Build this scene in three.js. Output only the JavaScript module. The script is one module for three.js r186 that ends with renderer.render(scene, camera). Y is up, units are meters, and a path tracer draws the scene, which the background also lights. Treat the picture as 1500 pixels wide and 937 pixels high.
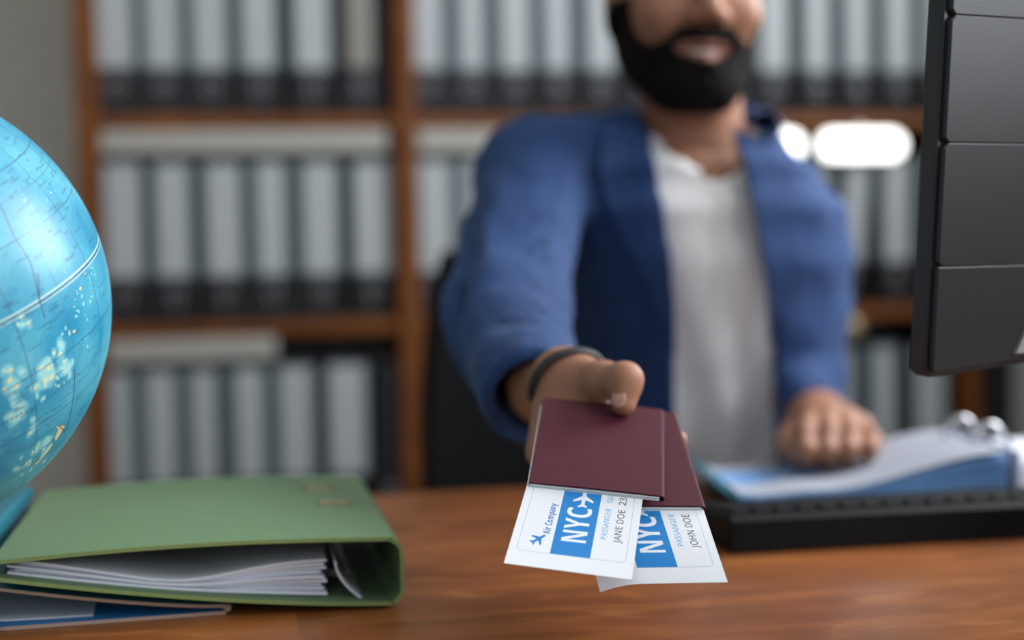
import * as THREE from 'three';
import { RoundedBoxGeometry } from 'three/addons/geometries/RoundedBoxGeometry.js';
import { mergeGeometries } from 'three/addons/utils/BufferGeometryUtils.js';
import { ImprovedNoise } from 'three/addons/math/ImprovedNoise.js';
import { RectAreaLightUniformsLib } from 'three/addons/lights/RectAreaLightUniformsLib.js';

// ---------------------------------------------------------------- camera, sky, light, exposure
const scene = new THREE.Scene();
const V = (x, y, z) => new THREE.Vector3(x, y, z);
const W = 1500, H = 937, FPX = 2083, DEG = Math.PI / 180;
const camera = new THREE.PerspectiveCamera(2 * Math.atan(H / 2 / FPX) / DEG, W / H, 0.05, 60);
camera.filmGauge = 36;
const DESK = 0.74, YAW = 10.4 * DEG;
camera.position.set(0, DESK + 0.25, 0);
camera.rotation.order = 'YXZ';
camera.rotation.set(-2.8 * DEG, -YAW, -1.1 * DEG);
camera.focus = 0.915;
camera.userData.fStop = 2.0;
camera.updateMatrixWorld(true);
scene.add(camera);

const renderer = new THREE.WebGLRenderer({ antialias: true });
renderer.toneMapping = THREE.LinearToneMapping;
renderer.toneMappingExposure = 1.0;
renderer.shadowMap.enabled = true;
RectAreaLightUniformsLib.init();

scene.background = new THREE.Color().setRGB(0.78, 0.88, 1.0);
// daylight of an overcast sky entering by two windows of the right-hand wall, the nearer one added as fill, and the one behind the camera
const WALL_X = 1.78, LEFT_X = -2.3, BACK_Z = -3.19, FRONT_Z = 2.2, CEIL = 2.85;
const WINDOWS = [
  { wall: 'x', c: [WALL_X, 2.0, -1.5], w: 1.15, h: 1.3, power: 16 },
  { wall: 'x', c: [WALL_X, 1.83, 0.3], w: 1.2, h: 1.56, power: 7.5 },  // unseen window added for frontal fill and the monitor sheen
  { wall: 'z', c: [-0.9, 1.75, FRONT_Z], w: 1.3, h: 1.2, power: 3 },
];
for (const w of WINDOWS) {
  const l = new THREE.RectAreaLight(new THREE.Color().setRGB(0.93, 0.97, 1.0), w.power, w.w - 0.1, w.h - 0.1);
  l.name = 'window_daylight';
  if (w.wall === 'x') { l.position.set(w.c[0] - 0.02, w.c[1], w.c[2]); l.lookAt(w.c[0] - 2, w.c[1], w.c[2]); }
  else { l.position.set(w.c[0], w.c[1], w.c[2] - 0.02); l.lookAt(w.c[0], w.c[1], w.c[2] - 2); }
  scene.add(l);
}

// ---------------------------------------------------------------- helpers
// a photograph pixel is a direction; its distance comes from the caller (depth along the lens axis, a height or a wall)
const dirOf = (px, py) => V((px - W / 2) / FPX, -(py - H / 2) / FPX, -1).applyQuaternion(camera.quaternion);
const at = (px, py, d) => camera.position.clone().addScaledVector(dirOf(px, py), d);
const atY = (px, py, y) => { const d = dirOf(px, py); return camera.position.clone().addScaledVector(d, (y - camera.position.y) / d.y); };
const atZ = (px, py, z) => { const d = dirOf(px, py); return camera.position.clone().addScaledVector(d, (z - camera.position.z) / d.z); };
const clamp = (x, a = 0, b = 1) => Math.min(b, Math.max(a, x));
const mix = (a, b, t) => a + (b - a) * t;
const smooth = (a, b, x) => { const t = clamp((x - a) / (b - a)); return t * t * (3 - 2 * t); };
let seed = 12345;
const rnd = () => { seed = (seed * 1664525 + 1013904223) >>> 0; return seed / 4294967296; };
const noise = new ImprovedNoise();
const fbm = (x, y, z, o = 4) => { let s = 0, a = 0.5; for (let i = 0; i < o; i++) { s += a * noise.noise(x, y, z); x *= 2.03; y *= 2.03; z *= 2.03; a *= 0.5; } return s; };
const lin = (r, g, b) => new THREE.Color().setRGB(r, g, b);
const mat = (color, roughness = 0.6, extra = {}) => new THREE.MeshPhysicalMaterial({ color, roughness, ...extra });
const used = {};
const numbered = (n) => { const k = used[n] = (used[n] ?? -1) + 1; return k ? `${n}_${String(k).padStart(3, '0')}` : n; };
const shade = (m) => { m.castShadow = true; m.receiveShadow = true; return m; };
function tag(o, label, category, group, kind) { o.userData.label = label; o.userData.category = category; if (group) o.userData.group = group; if (kind) o.userData.kind = kind; return o; }
function thing(name, label, category, pos = [0, 0, 0], turn = 0, group) {
  const g = new THREE.Group(); g.name = numbered(name); g.position.set(...pos); g.rotation.y = turn; scene.add(g);
  return tag(g, label, category, group);
}
function part(name, geo, m, parent, pos, label) { const o = shade(new THREE.Mesh(geo, m)); o.name = name; if (pos) o.position.set(...pos); if (label) o.userData.label = label; parent.add(o); return o; }
function struct(name, geo, m, pos) { const o = part(name, geo, m, scene, pos); o.userData.kind = 'structure'; return o; }
function numberParts(root) { root.traverse((o) => { const n = {}; for (const c of o.children) { const b = c.name; n[b] = (n[b] ?? -1) + 1; if (n[b]) c.name = `${b}_${String(n[b]).padStart(3, '0')}`; } }); }
const rbox = (w, h, d, r = 0.004, s = 2) => new RoundedBoxGeometry(w, h, d, s, Math.min(r, w / 2.01, h / 2.01, d / 2.01));
// uv in metres from the dominant axis of each face
function boxUV(g, s = 1, off = 0, swap = false) {
  if (g.index) g = g.toNonIndexed();
  const p = g.attributes.position, n = g.attributes.normal, uv = new Float32Array(p.count * 2);
  for (let i = 0; i < p.count; i++) {
    const ax = Math.abs(n.getX(i)), ay = Math.abs(n.getY(i)), az = Math.abs(n.getZ(i));
    let u, v;
    if (ay >= ax && ay >= az) { u = p.getX(i); v = p.getZ(i); } else if (ax >= az) { u = p.getZ(i); v = p.getY(i); } else { u = p.getX(i); v = p.getY(i); }
    if (swap) [u, v] = [v, u];
    uv[2 * i] = u * s + off; uv[2 * i + 1] = v * s + off * 0.37;
  }
  g.setAttribute('uv', new THREE.BufferAttribute(uv, 2));
  return g;
}
// a thin curved sheet with two faces and real edges: f(u, v) -> Vector3
function sheet(f, nu, nv, th) {
  const P = [], N = [], e = 1e-3;
  for (let j = 0; j <= nv; j++) for (let i = 0; i <= nu; i++) {
    const u = i / nu, v = j / nv, p = f(u, v);
    const du = f(Math.min(1, u + e), v).sub(f(Math.max(0, u - e), v)), dv = f(u, Math.min(1, v + e)).sub(f(u, Math.max(0, v - e)));
    P.push(p); N.push(du.cross(dv).normalize());
  }
  const pos = [], nor = [], uv = [], idx = [], w = nu + 1, id = (i, j) => j * w + i, groups = [];
  const face = (sgn) => {
    const b = pos.length / 3, st = idx.length;
    for (let j = 0; j <= nv; j++) for (let i = 0; i <= nu; i++) {
      const k = id(i, j), q = P[k].clone().addScaledVector(N[k], sgn * th / 2);
      pos.push(q.x, q.y, q.z); nor.push(sgn * N[k].x, sgn * N[k].y, sgn * N[k].z); uv.push(i / nu, j / nv);
    }
    for (let j = 0; j < nv; j++) for (let i = 0; i < nu; i++) {
      const a = b + id(i, j), c = b + id(i + 1, j), d = b + id(i + 1, j + 1), g = b + id(i, j + 1);
      if (sgn > 0) idx.push(a, c, d, a, d, g); else idx.push(a, d, c, a, g, d);
    }
    groups.push([st, idx.length - st]);
  };
  face(1); face(-1);
  const st = idx.length, ring = [];
  for (let i = 0; i < nu; i++) ring.push([i, 0]); for (let j = 0; j < nv; j++) ring.push([nu, j]);
  for (let i = nu; i > 0; i--) ring.push([i, nv]); for (let j = nv; j > 0; j--) ring.push([0, j]);
  for (let k = 0; k < ring.length; k++) {
    const [a, b] = [id(...ring[k]), id(...ring[(k + 1) % ring.length])];
    const q = [[a, -1], [b, -1], [b, 1], [a, 1]].map(([n, s]) => P[n].clone().addScaledVector(N[n], s * th / 2));
    const nn = q[1].clone().sub(q[0]).cross(q[3].clone().sub(q[0])).normalize(), o = pos.length / 3;
    for (const p of q) { pos.push(p.x, p.y, p.z); nor.push(nn.x, nn.y, nn.z); uv.push(0.002, 0.002); }
    idx.push(o, o + 1, o + 2, o, o + 2, o + 3);
  }
  groups.push([st, idx.length - st]);
  const g = new THREE.BufferGeometry();
  g.setAttribute('position', new THREE.Float32BufferAttribute(pos, 3)); g.setAttribute('normal', new THREE.Float32BufferAttribute(nor, 3)); g.setAttribute('uv', new THREE.Float32BufferAttribute(uv, 2));
  g.setIndex(idx); g.userData.groups = groups;
  return g;
}
const twoFaced = (g) => { g.userData.groups.forEach(([s, c], i) => g.addGroup(s, c, i === 0 ? 0 : 1)); return g; };
// triangulate the zero level of a distance field (surface nets)
function nets(field, lo, hi, cell, colour) {
  const n = [0, 1, 2].map((k) => Math.ceil((hi[k] - lo[k]) / cell) + 1), [nx, ny, nz] = n;
  const F = new Float32Array(nx * ny * nz), I = (i, j, k) => (k * ny + j) * nx + i;
  for (let k = 0; k < nz; k++) for (let j = 0; j < ny; j++) for (let i = 0; i < nx; i++) F[I(i, j, k)] = field(lo[0] + i * cell, lo[1] + j * cell, lo[2] + k * cell);
  const vid = new Int32Array(nx * ny * nz).fill(-1), pos = [], idx = [];
  const C = []; for (let c = 0; c < 8; c++) C.push([c & 1, (c >> 1) & 1, c >> 2]);
  const E = []; for (let a = 0; a < 8; a++) for (let b = a + 1; b < 8; b++) { const x = a ^ b; if (x === 1 || x === 2 || x === 4) E.push([a, b]); }
  for (let k = 0; k < nz - 1; k++) for (let j = 0; j < ny - 1; j++) for (let i = 0; i < nx - 1; i++) {
    const f = C.map(([a, b, c]) => F[I(i + a, j + b, k + c)]);
    let m = 0; for (let c = 0; c < 8; c++) if (f[c] < 0) m |= 1 << c;
    if (m === 0 || m === 255) continue;
    let x = 0, y = 0, z = 0, s = 0;
    for (const [a, b] of E) if ((f[a] < 0) !== (f[b] < 0)) { const t = f[a] / (f[a] - f[b]); x += mix(C[a][0], C[b][0], t); y += mix(C[a][1], C[b][1], t); z += mix(C[a][2], C[b][2], t); s++; }
    vid[I(i, j, k)] = pos.length / 3; pos.push(lo[0] + (i + x / s) * cell, lo[1] + (j + y / s) * cell, lo[2] + (k + z / s) * cell);
  }
  const quad = (a, b, c, d, flip) => { if (a < 0 || b < 0 || c < 0 || d < 0) return; if (flip) idx.push(a, c, b, a, d, c); else idx.push(a, b, c, a, c, d); };
  for (let k = 1; k < nz - 1; k++) for (let j = 1; j < ny - 1; j++) for (let i = 1; i < nx - 1; i++) {
    const a = F[I(i, j, k)] < 0;
    if (a !== F[I(i + 1, j, k)] < 0) quad(vid[I(i, j - 1, k - 1)], vid[I(i, j, k - 1)], vid[I(i, j, k)], vid[I(i, j - 1, k)], !a);
    if (a !== F[I(i, j + 1, k)] < 0) quad(vid[I(i - 1, j, k - 1)], vid[I(i - 1, j, k)], vid[I(i, j, k)], vid[I(i, j, k - 1)], !a);
    if (a !== F[I(i, j, k + 1)] < 0) quad(vid[I(i - 1, j - 1, k)], vid[I(i, j - 1, k)], vid[I(i, j, k)], vid[I(i - 1, j, k)], !a);
  }
  const nor = new Float32Array(pos.length), e = cell * 0.35;
  for (let q = 0; q < pos.length; q += 3) {
    const [x, y, z] = [pos[q], pos[q + 1], pos[q + 2]];
    const v = V(field(x + e, y, z) - field(x - e, y, z), field(x, y + e, z) - field(x, y - e, z), field(x, y, z + e) - field(x, y, z - e)).normalize();
    nor[q] = v.x; nor[q + 1] = v.y; nor[q + 2] = v.z;
  }
  const g = new THREE.BufferGeometry();
  g.setAttribute('position', new THREE.Float32BufferAttribute(pos, 3)); g.setAttribute('normal', new THREE.BufferAttribute(nor, 3));
  g.setIndex(idx);
  const uv = new Float32Array(pos.length / 3 * 2);
  for (let q = 0, r = 0; q < pos.length; q += 3, r += 2) { const az = Math.abs(nor[q + 2]), ax = Math.abs(nor[q]); uv[r] = az > ax ? pos[q] : pos[q + 2]; uv[r + 1] = pos[q + 1]; }
  g.setAttribute('uv', new THREE.BufferAttribute(uv, 2));
  if (colour) { const c = new Float32Array(pos.length); for (let q = 0; q < pos.length; q += 3) c.set(colour(pos[q], pos[q + 1], pos[q + 2]), q); g.setAttribute('color', new THREE.BufferAttribute(c, 3)); }
  return g;
}
const smin = (a, b, k) => { const h = Math.max(k - Math.abs(a - b), 0) / k; return Math.min(a, b) - h * h * k * 0.25; };
const smax = (a, b, k) => -smin(-a, -b, k);
const cone = (x, y, z, a, b, ra, rb) => { // tapered capsule between two joints
  const bx = b.x - a.x, by = b.y - a.y, bz = b.z - a.z, px = x - a.x, py = y - a.y, pz = z - a.z;
  const t = clamp((px * bx + py * by + pz * bz) / (bx * bx + by * by + bz * bz));
  return Math.hypot(px - bx * t, py - by * t, pz - bz * t) - mix(ra, rb, t);
};
const ell = (x, y, z, c, r) => { const a = (x - c[0]) / r[0], b = (y - c[1]) / r[1], d = (z - c[2]) / r[2]; return (Math.hypot(a, b, d) - 1) * Math.min(r[0], r[1], r[2]); };
const tube = (pts, r, seg = 24, rad = 8, closed = false) => new THREE.TubeGeometry(new THREE.CatmullRomCurve3(pts, closed), seg, r, rad, closed);

// ---------------------------------------------------------------- textures
function dataTex(w, h, f, srgb = true) {
  const d = new Uint8Array(w * h * 4);
  for (let j = 0; j < h; j++) for (let i = 0; i < w; i++) { const c = f(i / w, j / h), k = 4 * (j * w + i); d[k] = c[0]; d[k + 1] = c[1]; d[k + 2] = c[2]; d[k + 3] = 255; }
  const t = new THREE.DataTexture(d, w, h); t.wrapS = t.wrapT = THREE.RepeatWrapping; t.magFilter = THREE.LinearFilter; t.minFilter = THREE.LinearMipmapLinearFilter; t.generateMipmaps = true;
  if (srgb) t.colorSpace = THREE.SRGBColorSpace; t.needsUpdate = true; return t;
}
const cmix = (a, b, t) => a.map((x, i) => mix(x, b[i], t));
// wood: u across the board's length (metres), figure and pores in real matter
function woodTex(dark, midc, light, sc, strength, s0) {
  return dataTex(1024, 1024, (u, v) => {
    const wob = fbm(u * 3 + s0, v * 3, 7.7, 4) * 0.9;
    const ring = 0.5 + 0.5 * Math.sin((v * sc + wob * 2.2 + fbm(u * 1.2, v * 14, s0, 3) * 2.5) * 6.283);
    const pore = clamp(fbm(u * 14, v * 170, s0 + 3, 2) * 1.7 + 0.1);
    const fleck = clamp(fbm(u * 16 + 5 + wob, v * 34 + wob * 6, s0 + 9, 4) * 2.8 - 0.3);
    let c = cmix(dark, midc, clamp(0.35 + ring * 0.6 * strength + fbm(u * 5, v * 5, s0 + 1, 4) * 0.9));
    c = cmix(c, light, fleck * 0.5); c = cmix(c, dark, pore * 0.35 * strength);
    return c.map((x) => clamp(x, 0, 255));
  });
}
const deskTex = woodTex([106, 57, 25], [164, 97, 48], [194, 130, 76], 3, 0.55, 1.3);
deskTex.repeat.set(1.0, 1.0);
const shelfTex = woodTex([84, 44, 10], [120, 68, 18], [142, 86, 32], 5, 0.7, 5.1);
const plasterTex = dataTex(512, 512, (u, v) => { const n = fbm(u * 40, v * 40, 2.2, 4) * 14 + fbm(u * 4, v * 4, 8, 3) * 8; return [222 + n, 219 + n, 211 + n]; });
const clothTex = dataTex(512, 512, (u, v) => { // blue wool with a faint check
  const n = fbm(u * 120, v * 120, 1, 2) * 22 + fbm(u * 9, v * 9, 4, 3) * 10, ck = (Math.abs((u * 8) % 1 - 0.5) < 0.035 || Math.abs((v * 8) % 1 - 0.5) < 0.035) ? -9 : 0;
  return [28 + n * 0.5 + ck, 62 + n * 0.8 + ck, 112 + n + ck];
});
const clothBump = dataTex(256, 256, (u, v) => { const w = 128 + 60 * Math.sin((u + v) * 6.283 * 64) + 50 * fbm(u * 60, v * 60, 1, 2); return [w, w, w]; }, false);
const grainBump = dataTex(256, 256, (u, v) => { const w = clamp(128 + 230 * fbm(u * 60, v * 60, 3, 4), 0, 255); return [w, w, w]; }, false);
const rep = (t, x, y = x) => { const c = t.clone(); c.repeat.set(x, y); c.needsUpdate = true; return c; };

// ---------------------------------------------------------------- materials
const M = {
  plaster: mat(0xffffff, 0.92, { map: plasterTex }), ceiling: mat(lin(0.6, 0.6, 0.58), 0.95), lowBounce: mat(lin(0.3, 0.3, 0.29), 0.9), floor: mat(lin(0.2, 0.17, 0.14), 0.55),  // unseen left and front walls darkened to cut bounced light
  desk: mat(0xffffff, 0.36, { map: deskTex, bumpMap: rep(grainBump, 3), bumpScale: 0.0002 }), shelf: mat(0xffffff, 0.55, { map: shelfTex, specularIntensity: 0.5 }),
  white: mat(lin(0.75, 0.75, 0.73), 0.45), glass: mat(0xffffff, 0.02, { transmission: 1, thickness: 0, ior: 1.5 }),
  strip: mat(lin(0.33, 0.315, 0.285), 0.5),
  black: mat(lin(0.018, 0.018, 0.021), 0.55), binder: mat(lin(0.009, 0.009, 0.012), 0.6, { specularIntensity: 0.6, bumpMap: rep(grainBump, 6), bumpScale: 0.0004 }), teal: mat(lin(0.03, 0.05, 0.056), 0.6), greyfile: mat(lin(0.2, 0.19, 0.17), 0.6),
  pocket: mat(lin(0.05, 0.085, 0.095), 0.55), label: mat(lin(0.34, 0.36, 0.372), 0.6), printed: mat(lin(0.37, 0.385, 0.45), 0.8), chrome: mat(lin(0.82, 0.82, 0.83), 0.16, { metalness: 1 }), brass: mat(lin(0.34, 0.28, 0.17), 0.4, { metalness: 0.7 }),  // printed: white paper darkened, the shade on it put into its colour
  ringMetal: mat(lin(0.3, 0.3, 0.31), 0.4, { metalness: 0.9 }), paper: mat(lin(0.72, 0.75, 0.84), 0.75), burgundy: mat(lin(0.075, 0.012, 0.022), 0.55, { specularIntensity: 0.4, bumpMap: rep(grainBump, 9), bumpScale: 0.00012 }), pages: mat(lin(0.58, 0.68, 0.72), 0.7),  // paper: the blue cast of skylight is mixed into its white
  green: mat(lin(0.17, 0.285, 0.145), 0.38, { bumpMap: rep(grainBump, 5), bumpScale: 0.0001 }), greenEdge: mat(lin(0.22, 0.3, 0.1), 0.5), lining: mat(lin(0.12, 0.2, 0.1), 0.6),
  plastic: mat(lin(0.02, 0.021, 0.024), 0.32, { bumpMap: rep(grainBump, 30), bumpScale: 0.000008 }), plasticDark: mat(lin(0.006, 0.006, 0.007), 0.6, { specularIntensity: 0.3 }), key: mat(lin(0.008, 0.008, 0.009), 0.6, { specularIntensity: 0.3 }), silver: mat(lin(0.5, 0.5, 0.53), 0.35, { metalness: 0.6 }),
  jacket: mat(0xffffff, 0.85, { map: rep(clothTex, 3), bumpMap: rep(clothBump, 14), bumpScale: 0.0003, sheen: 0.35, sheenColor: lin(0.35, 0.5, 0.8), sheenRoughness: 0.6 }),
  shirt: mat(lin(0.84, 0.84, 0.84), 0.9), trousers: mat(lin(0.035, 0.04, 0.055), 0.9), leather: mat(lin(0.02, 0.015, 0.012), 0.45),
  skin: mat(0xffffff, 0.58, { vertexColors: true }), nail: mat(lin(0.52, 0.29, 0.22), 0.28), hair: mat(lin(0.007, 0.005, 0.0045), 0.9, { specularIntensity: 0.3 }), teeth: mat(lin(0.75, 0.7, 0.64), 0.3), eye: mat(lin(0.75, 0.73, 0.7), 0.15), iris: mat(lin(0.05, 0.025, 0.012), 0.2),
  chair: mat(lin(0.005, 0.005, 0.006), 0.85, { specularIntensity: 0.4 }), blue: mat(lin(0.2, 0.42, 0.8), 0.5), tealCover: mat(lin(0.02, 0.19, 0.26), 0.4), blueInner: mat(lin(0.02, 0.2, 0.5), 0.4), board: mat(lin(0.4, 0.28, 0.22), 0.8),
  glow: mat(lin(0.9, 0.9, 0.88), 0.5, { emissive: lin(1, 0.99, 0.95), emissiveIntensity: 3 }),
};

// ---------------------------------------------------------------- the room
const T = 0.15;
struct('floor', boxUV(new THREE.BoxGeometry(WALL_X - LEFT_X + 2 * T, 0.1, FRONT_Z - BACK_Z + 2 * T)), M.floor, [(WALL_X + LEFT_X) / 2, -0.05, (FRONT_Z + BACK_Z) / 2]);
struct('ceiling', new THREE.BoxGeometry(WALL_X - LEFT_X + 2 * T, 0.1, FRONT_Z - BACK_Z + 2 * T), M.ceiling, [(WALL_X + LEFT_X) / 2, CEIL + 0.05, (FRONT_Z + BACK_Z) / 2]);
struct('wall_back', boxUV(new THREE.BoxGeometry(WALL_X - LEFT_X + 2 * T, CEIL, T), 0.7), M.plaster, [(WALL_X + LEFT_X) / 2, CEIL / 2, BACK_Z - T / 2]);
struct('wall_left', boxUV(new THREE.BoxGeometry(T, CEIL, FRONT_Z - BACK_Z), 0.7), M.lowBounce, [LEFT_X - T / 2, CEIL / 2, (FRONT_Z + BACK_Z) / 2]);
function wallWithWindows(name, a0, a1, wins, place) { // boxes around the openings, joined into one wall
  const g = [], add = (x0, x1, y0, y1) => { if (x1 - x0 > 1e-4 && y1 - y0 > 1e-4) { const b = new THREE.BoxGeometry(x1 - x0, y1 - y0, T); b.translate((x0 + x1) / 2, (y0 + y1) / 2, 0); g.push(b); } };
  let x = a0;
  for (const [c, y, w, h] of wins) { add(x, c - w / 2, 0, CEIL); add(c - w / 2, c + w / 2, 0, y - h / 2); add(c - w / 2, c + w / 2, y + h / 2, CEIL); x = c + w / 2; }
  add(x, a1, 0, CEIL);
  const m = struct(name, boxUV(mergeGeometries(g), 0.7), name === 'wall_front' ? M.lowBounce : M.plaster); place(m);
}
wallWithWindows('wall_right', BACK_Z, FRONT_Z, WINDOWS.filter((w) => w.wall === 'x').map((w) => [w.c[2], w.c[1], w.w, w.h]), (m) => { m.rotation.y = -Math.PI / 2; m.position.x = WALL_X + T / 2; });
wallWithWindows('wall_front', LEFT_X - T, WALL_X + T, WINDOWS.filter((w) => w.wall === 'z').map((w) => [w.c[0], w.c[1], w.w, w.h]), (m) => { m.position.z = FRONT_Z + T / 2; });
WINDOWS.forEach((w, k) => {
  const g = new THREE.Group(); g.name = `window_${k + 1}`; g.userData.kind = 'structure'; scene.add(g);
  const off = T / 2; g.position.set(w.c[0] + (w.wall === 'x' ? off : 0), w.c[1], w.c[2] + (w.wall === 'z' ? off : 0)); if (w.wall === 'x') g.rotation.y = -Math.PI / 2;
  const f = 0.05, fr = [];
  for (const s of [-1, 1]) { const a = rbox(w.w, f, 0.06); a.translate(0, s * (w.h - f) / 2, 0); const b = rbox(f, w.h, 0.06); b.translate(s * (w.w - f) / 2, 0, 0); fr.push(a, b); }
  part('window_frame', mergeGeometries(fr), M.white, g);
  part('pane', new THREE.PlaneGeometry(w.w - 2 * f, w.h - 2 * f), M.glass, g);
  part('window_sill', rbox(w.w + 0.1, 0.03, 0.2), M.white, g, [0, -w.h / 2 - 0.005, w.wall === 'x' ? 0.02 : -0.02]);
});

// ---------------------------------------------------------------- bookcase along the back wall
const BZ = -2.83, BD = 0.33, SH = 0.028;
const uprightX = [atZ(131, 300, BZ).x, atZ(598, 300, BZ).x, atZ(1010, 300, BZ).x, atZ(1423, 550, BZ).x];
const shelfY = [atZ(204, 476, BZ).y, atZ(160, 168, BZ).y];
const PITCH = shelfY[1] - shelfY[0];
const LEVELS = [-2, -1, 0, 1, 2, 3].map((k) => shelfY[0] + k * PITCH);
console.log('uprights', uprightX.map((x) => x.toFixed(3)), 'levels', LEVELS.map((x) => x.toFixed(3)));
const bookcase = thing('bookcase', 'tall brown wooden bookcase filled with office binders against the wall', 'bookcase', [0, 0, BZ]);
{
  const lastX = WALL_X - 0.03, xs = [...uprightX, lastX], top = LEVELS[5];
  xs.forEach((x, k) => part('upright', boxUV(rbox(0.042, top, BD, 0.003), 1, k * 0.31, true), M.shelf, bookcase, [x, top / 2, -BD / 2]));
  for (const y of LEVELS) for (let k = 0; k < 4; k++) {
    const w = xs[k + 1] - xs[k] - 0.042;
    part('shelf', boxUV(rbox(w, SH, BD - 0.01, 0.003), 1, k * 0.17 + y), M.shelf, bookcase, [(xs[k] + xs[k + 1]) / 2, y - SH / 2, -BD / 2 - 0.002]);
  }
  for (let k = 0; k < 4; k++) part('back_panel', new THREE.BoxGeometry(xs[k + 1] - xs[k] - 0.042, top - 0.05, 0.006), M.strip, bookcase, [(xs[k] + xs[k + 1]) / 2, top / 2, -BD + 0.006], 'pale grey back panel');
  // pale strip below the shelf edges
  const strip = (x0, x1, y) => part('pelmet_strip', rbox(x1 - x0, 0.045, 0.012, 0.004), M.strip, bookcase, [(x0 + x1) / 2, y - SH - 0.0235, -0.012], 'pale strip under the shelf edge');
  strip(xs[0] + 0.022, xs[1] - 0.04, LEVELS[3]); strip(xs[1] + 0.022, xs[2] - 0.03, LEVELS[3]); strip(xs[0] + 0.022, atZ(405, 510, BZ).x, LEVELS[2]);
  part('shelf_knob', new THREE.SphereGeometry(0.026, 24, 16).scale(1, 1, 0.5), M.brass, bookcase, [atZ(1245, 480, BZ).x, atZ(1245, 480, BZ).y, 0.012], 'round brass-coloured knob');
  numberParts(bookcase);
}
// small glowing white ovals, each with an area light, hung under the shelf edge
{
  const y = atZ(1250, 213, BZ).y;
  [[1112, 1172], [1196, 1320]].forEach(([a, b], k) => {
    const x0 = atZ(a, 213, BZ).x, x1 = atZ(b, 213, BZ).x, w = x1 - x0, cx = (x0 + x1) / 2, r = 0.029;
    const t = thing('shelf_oval', k ? 'long glowing white oval under the shelf beside the monitor' : 'short glowing white oval under the shelf behind the shoulder', 'glow', [cx, y, BZ + 0.012]);
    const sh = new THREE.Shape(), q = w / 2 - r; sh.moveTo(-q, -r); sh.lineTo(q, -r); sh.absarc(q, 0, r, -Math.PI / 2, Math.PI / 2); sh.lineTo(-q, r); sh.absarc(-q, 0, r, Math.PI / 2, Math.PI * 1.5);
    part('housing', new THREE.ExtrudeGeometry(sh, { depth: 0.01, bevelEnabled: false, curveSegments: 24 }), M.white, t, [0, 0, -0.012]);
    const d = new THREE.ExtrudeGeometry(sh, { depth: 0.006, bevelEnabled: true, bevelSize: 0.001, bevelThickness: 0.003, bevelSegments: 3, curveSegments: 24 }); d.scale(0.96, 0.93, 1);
    part('glowing_face', d, M.glow, t);
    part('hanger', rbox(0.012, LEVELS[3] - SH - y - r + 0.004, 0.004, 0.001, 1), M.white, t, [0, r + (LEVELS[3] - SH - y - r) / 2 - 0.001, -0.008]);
    const l = new THREE.RectAreaLight(lin(1, 0.98, 0.94), 3, w - 0.02, 2 * r - 0.01); l.name = 'shelf_oval_glow'; l.position.set(cx, y, BZ + 0.026); l.lookAt(cx, y, BZ + 1); scene.add(l);
  });
}
// binders: spine centre in the photograph, width of the spine label, look
const binderGeo = {};
function makeBinder(kind, w, labelW) {
  const h = 0.318, d = 0.285, key = kind + w.toFixed(3) + labelW.toFixed(3), g = new THREE.Group();
  const G = binderGeo[key] ??= (() => {
    const t = 0.0025, shell = [];
    for (const s of [-1, 1]) { const c = rbox(t, h, d, 0.001, 1); c.translate(s * (w - t) / 2, h / 2, -d / 2); shell.push(c); }
    const inner = new THREE.BoxGeometry(w - 0.016, h - 0.025, d - 0.03); inner.translate(0, h / 2, -d / 2 - 0.01);
    const sp = rbox(w, h, 0.004, 0.0018, 1); sp.translate(0, h / 2, -0.001);
    const ringG = new THREE.TorusGeometry(0.0115, 0.0022, 8, 24); ringG.translate(0, 0.055, 0.0012);
    const lab = rbox(labelW, 0.218, 0.0012, 0.0004, 1); lab.translate(0, 0.093 + 0.218 / 2, 0.0014);
    const pocket = rbox(w - 0.004, 0.228, 0.001, 0.0004, 1); pocket.translate(0, 0.088 + 0.114, 0.0009);
    return { pocket, covers: mergeGeometries(shell), inner, sp, ringG, lab };
  })();
  const body = { black: M.binder, teal: M.teal, dark: M.binder, plain: M.binder }[kind], lab = kind === 'dark' ? M.greyfile : M.label;
  part('spine', G.sp, kind === 'teal' ? M.binder : M.binder, g); part('covers', G.covers, body, g); part('paper_block', G.inner, M.paper, g);
  if (kind !== 'plain' && kind !== 'dark') part('label_pocket', G.pocket, M.pocket, g, null, 'dark teal label pocket');
  if (kind !== 'plain') part('spine_label', G.lab, lab, g, null, 'pale spine label');
  part('finger_ring', G.ringG, M.ringMetal, g, null, 'metal finger ring');
  return g;
}
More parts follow.
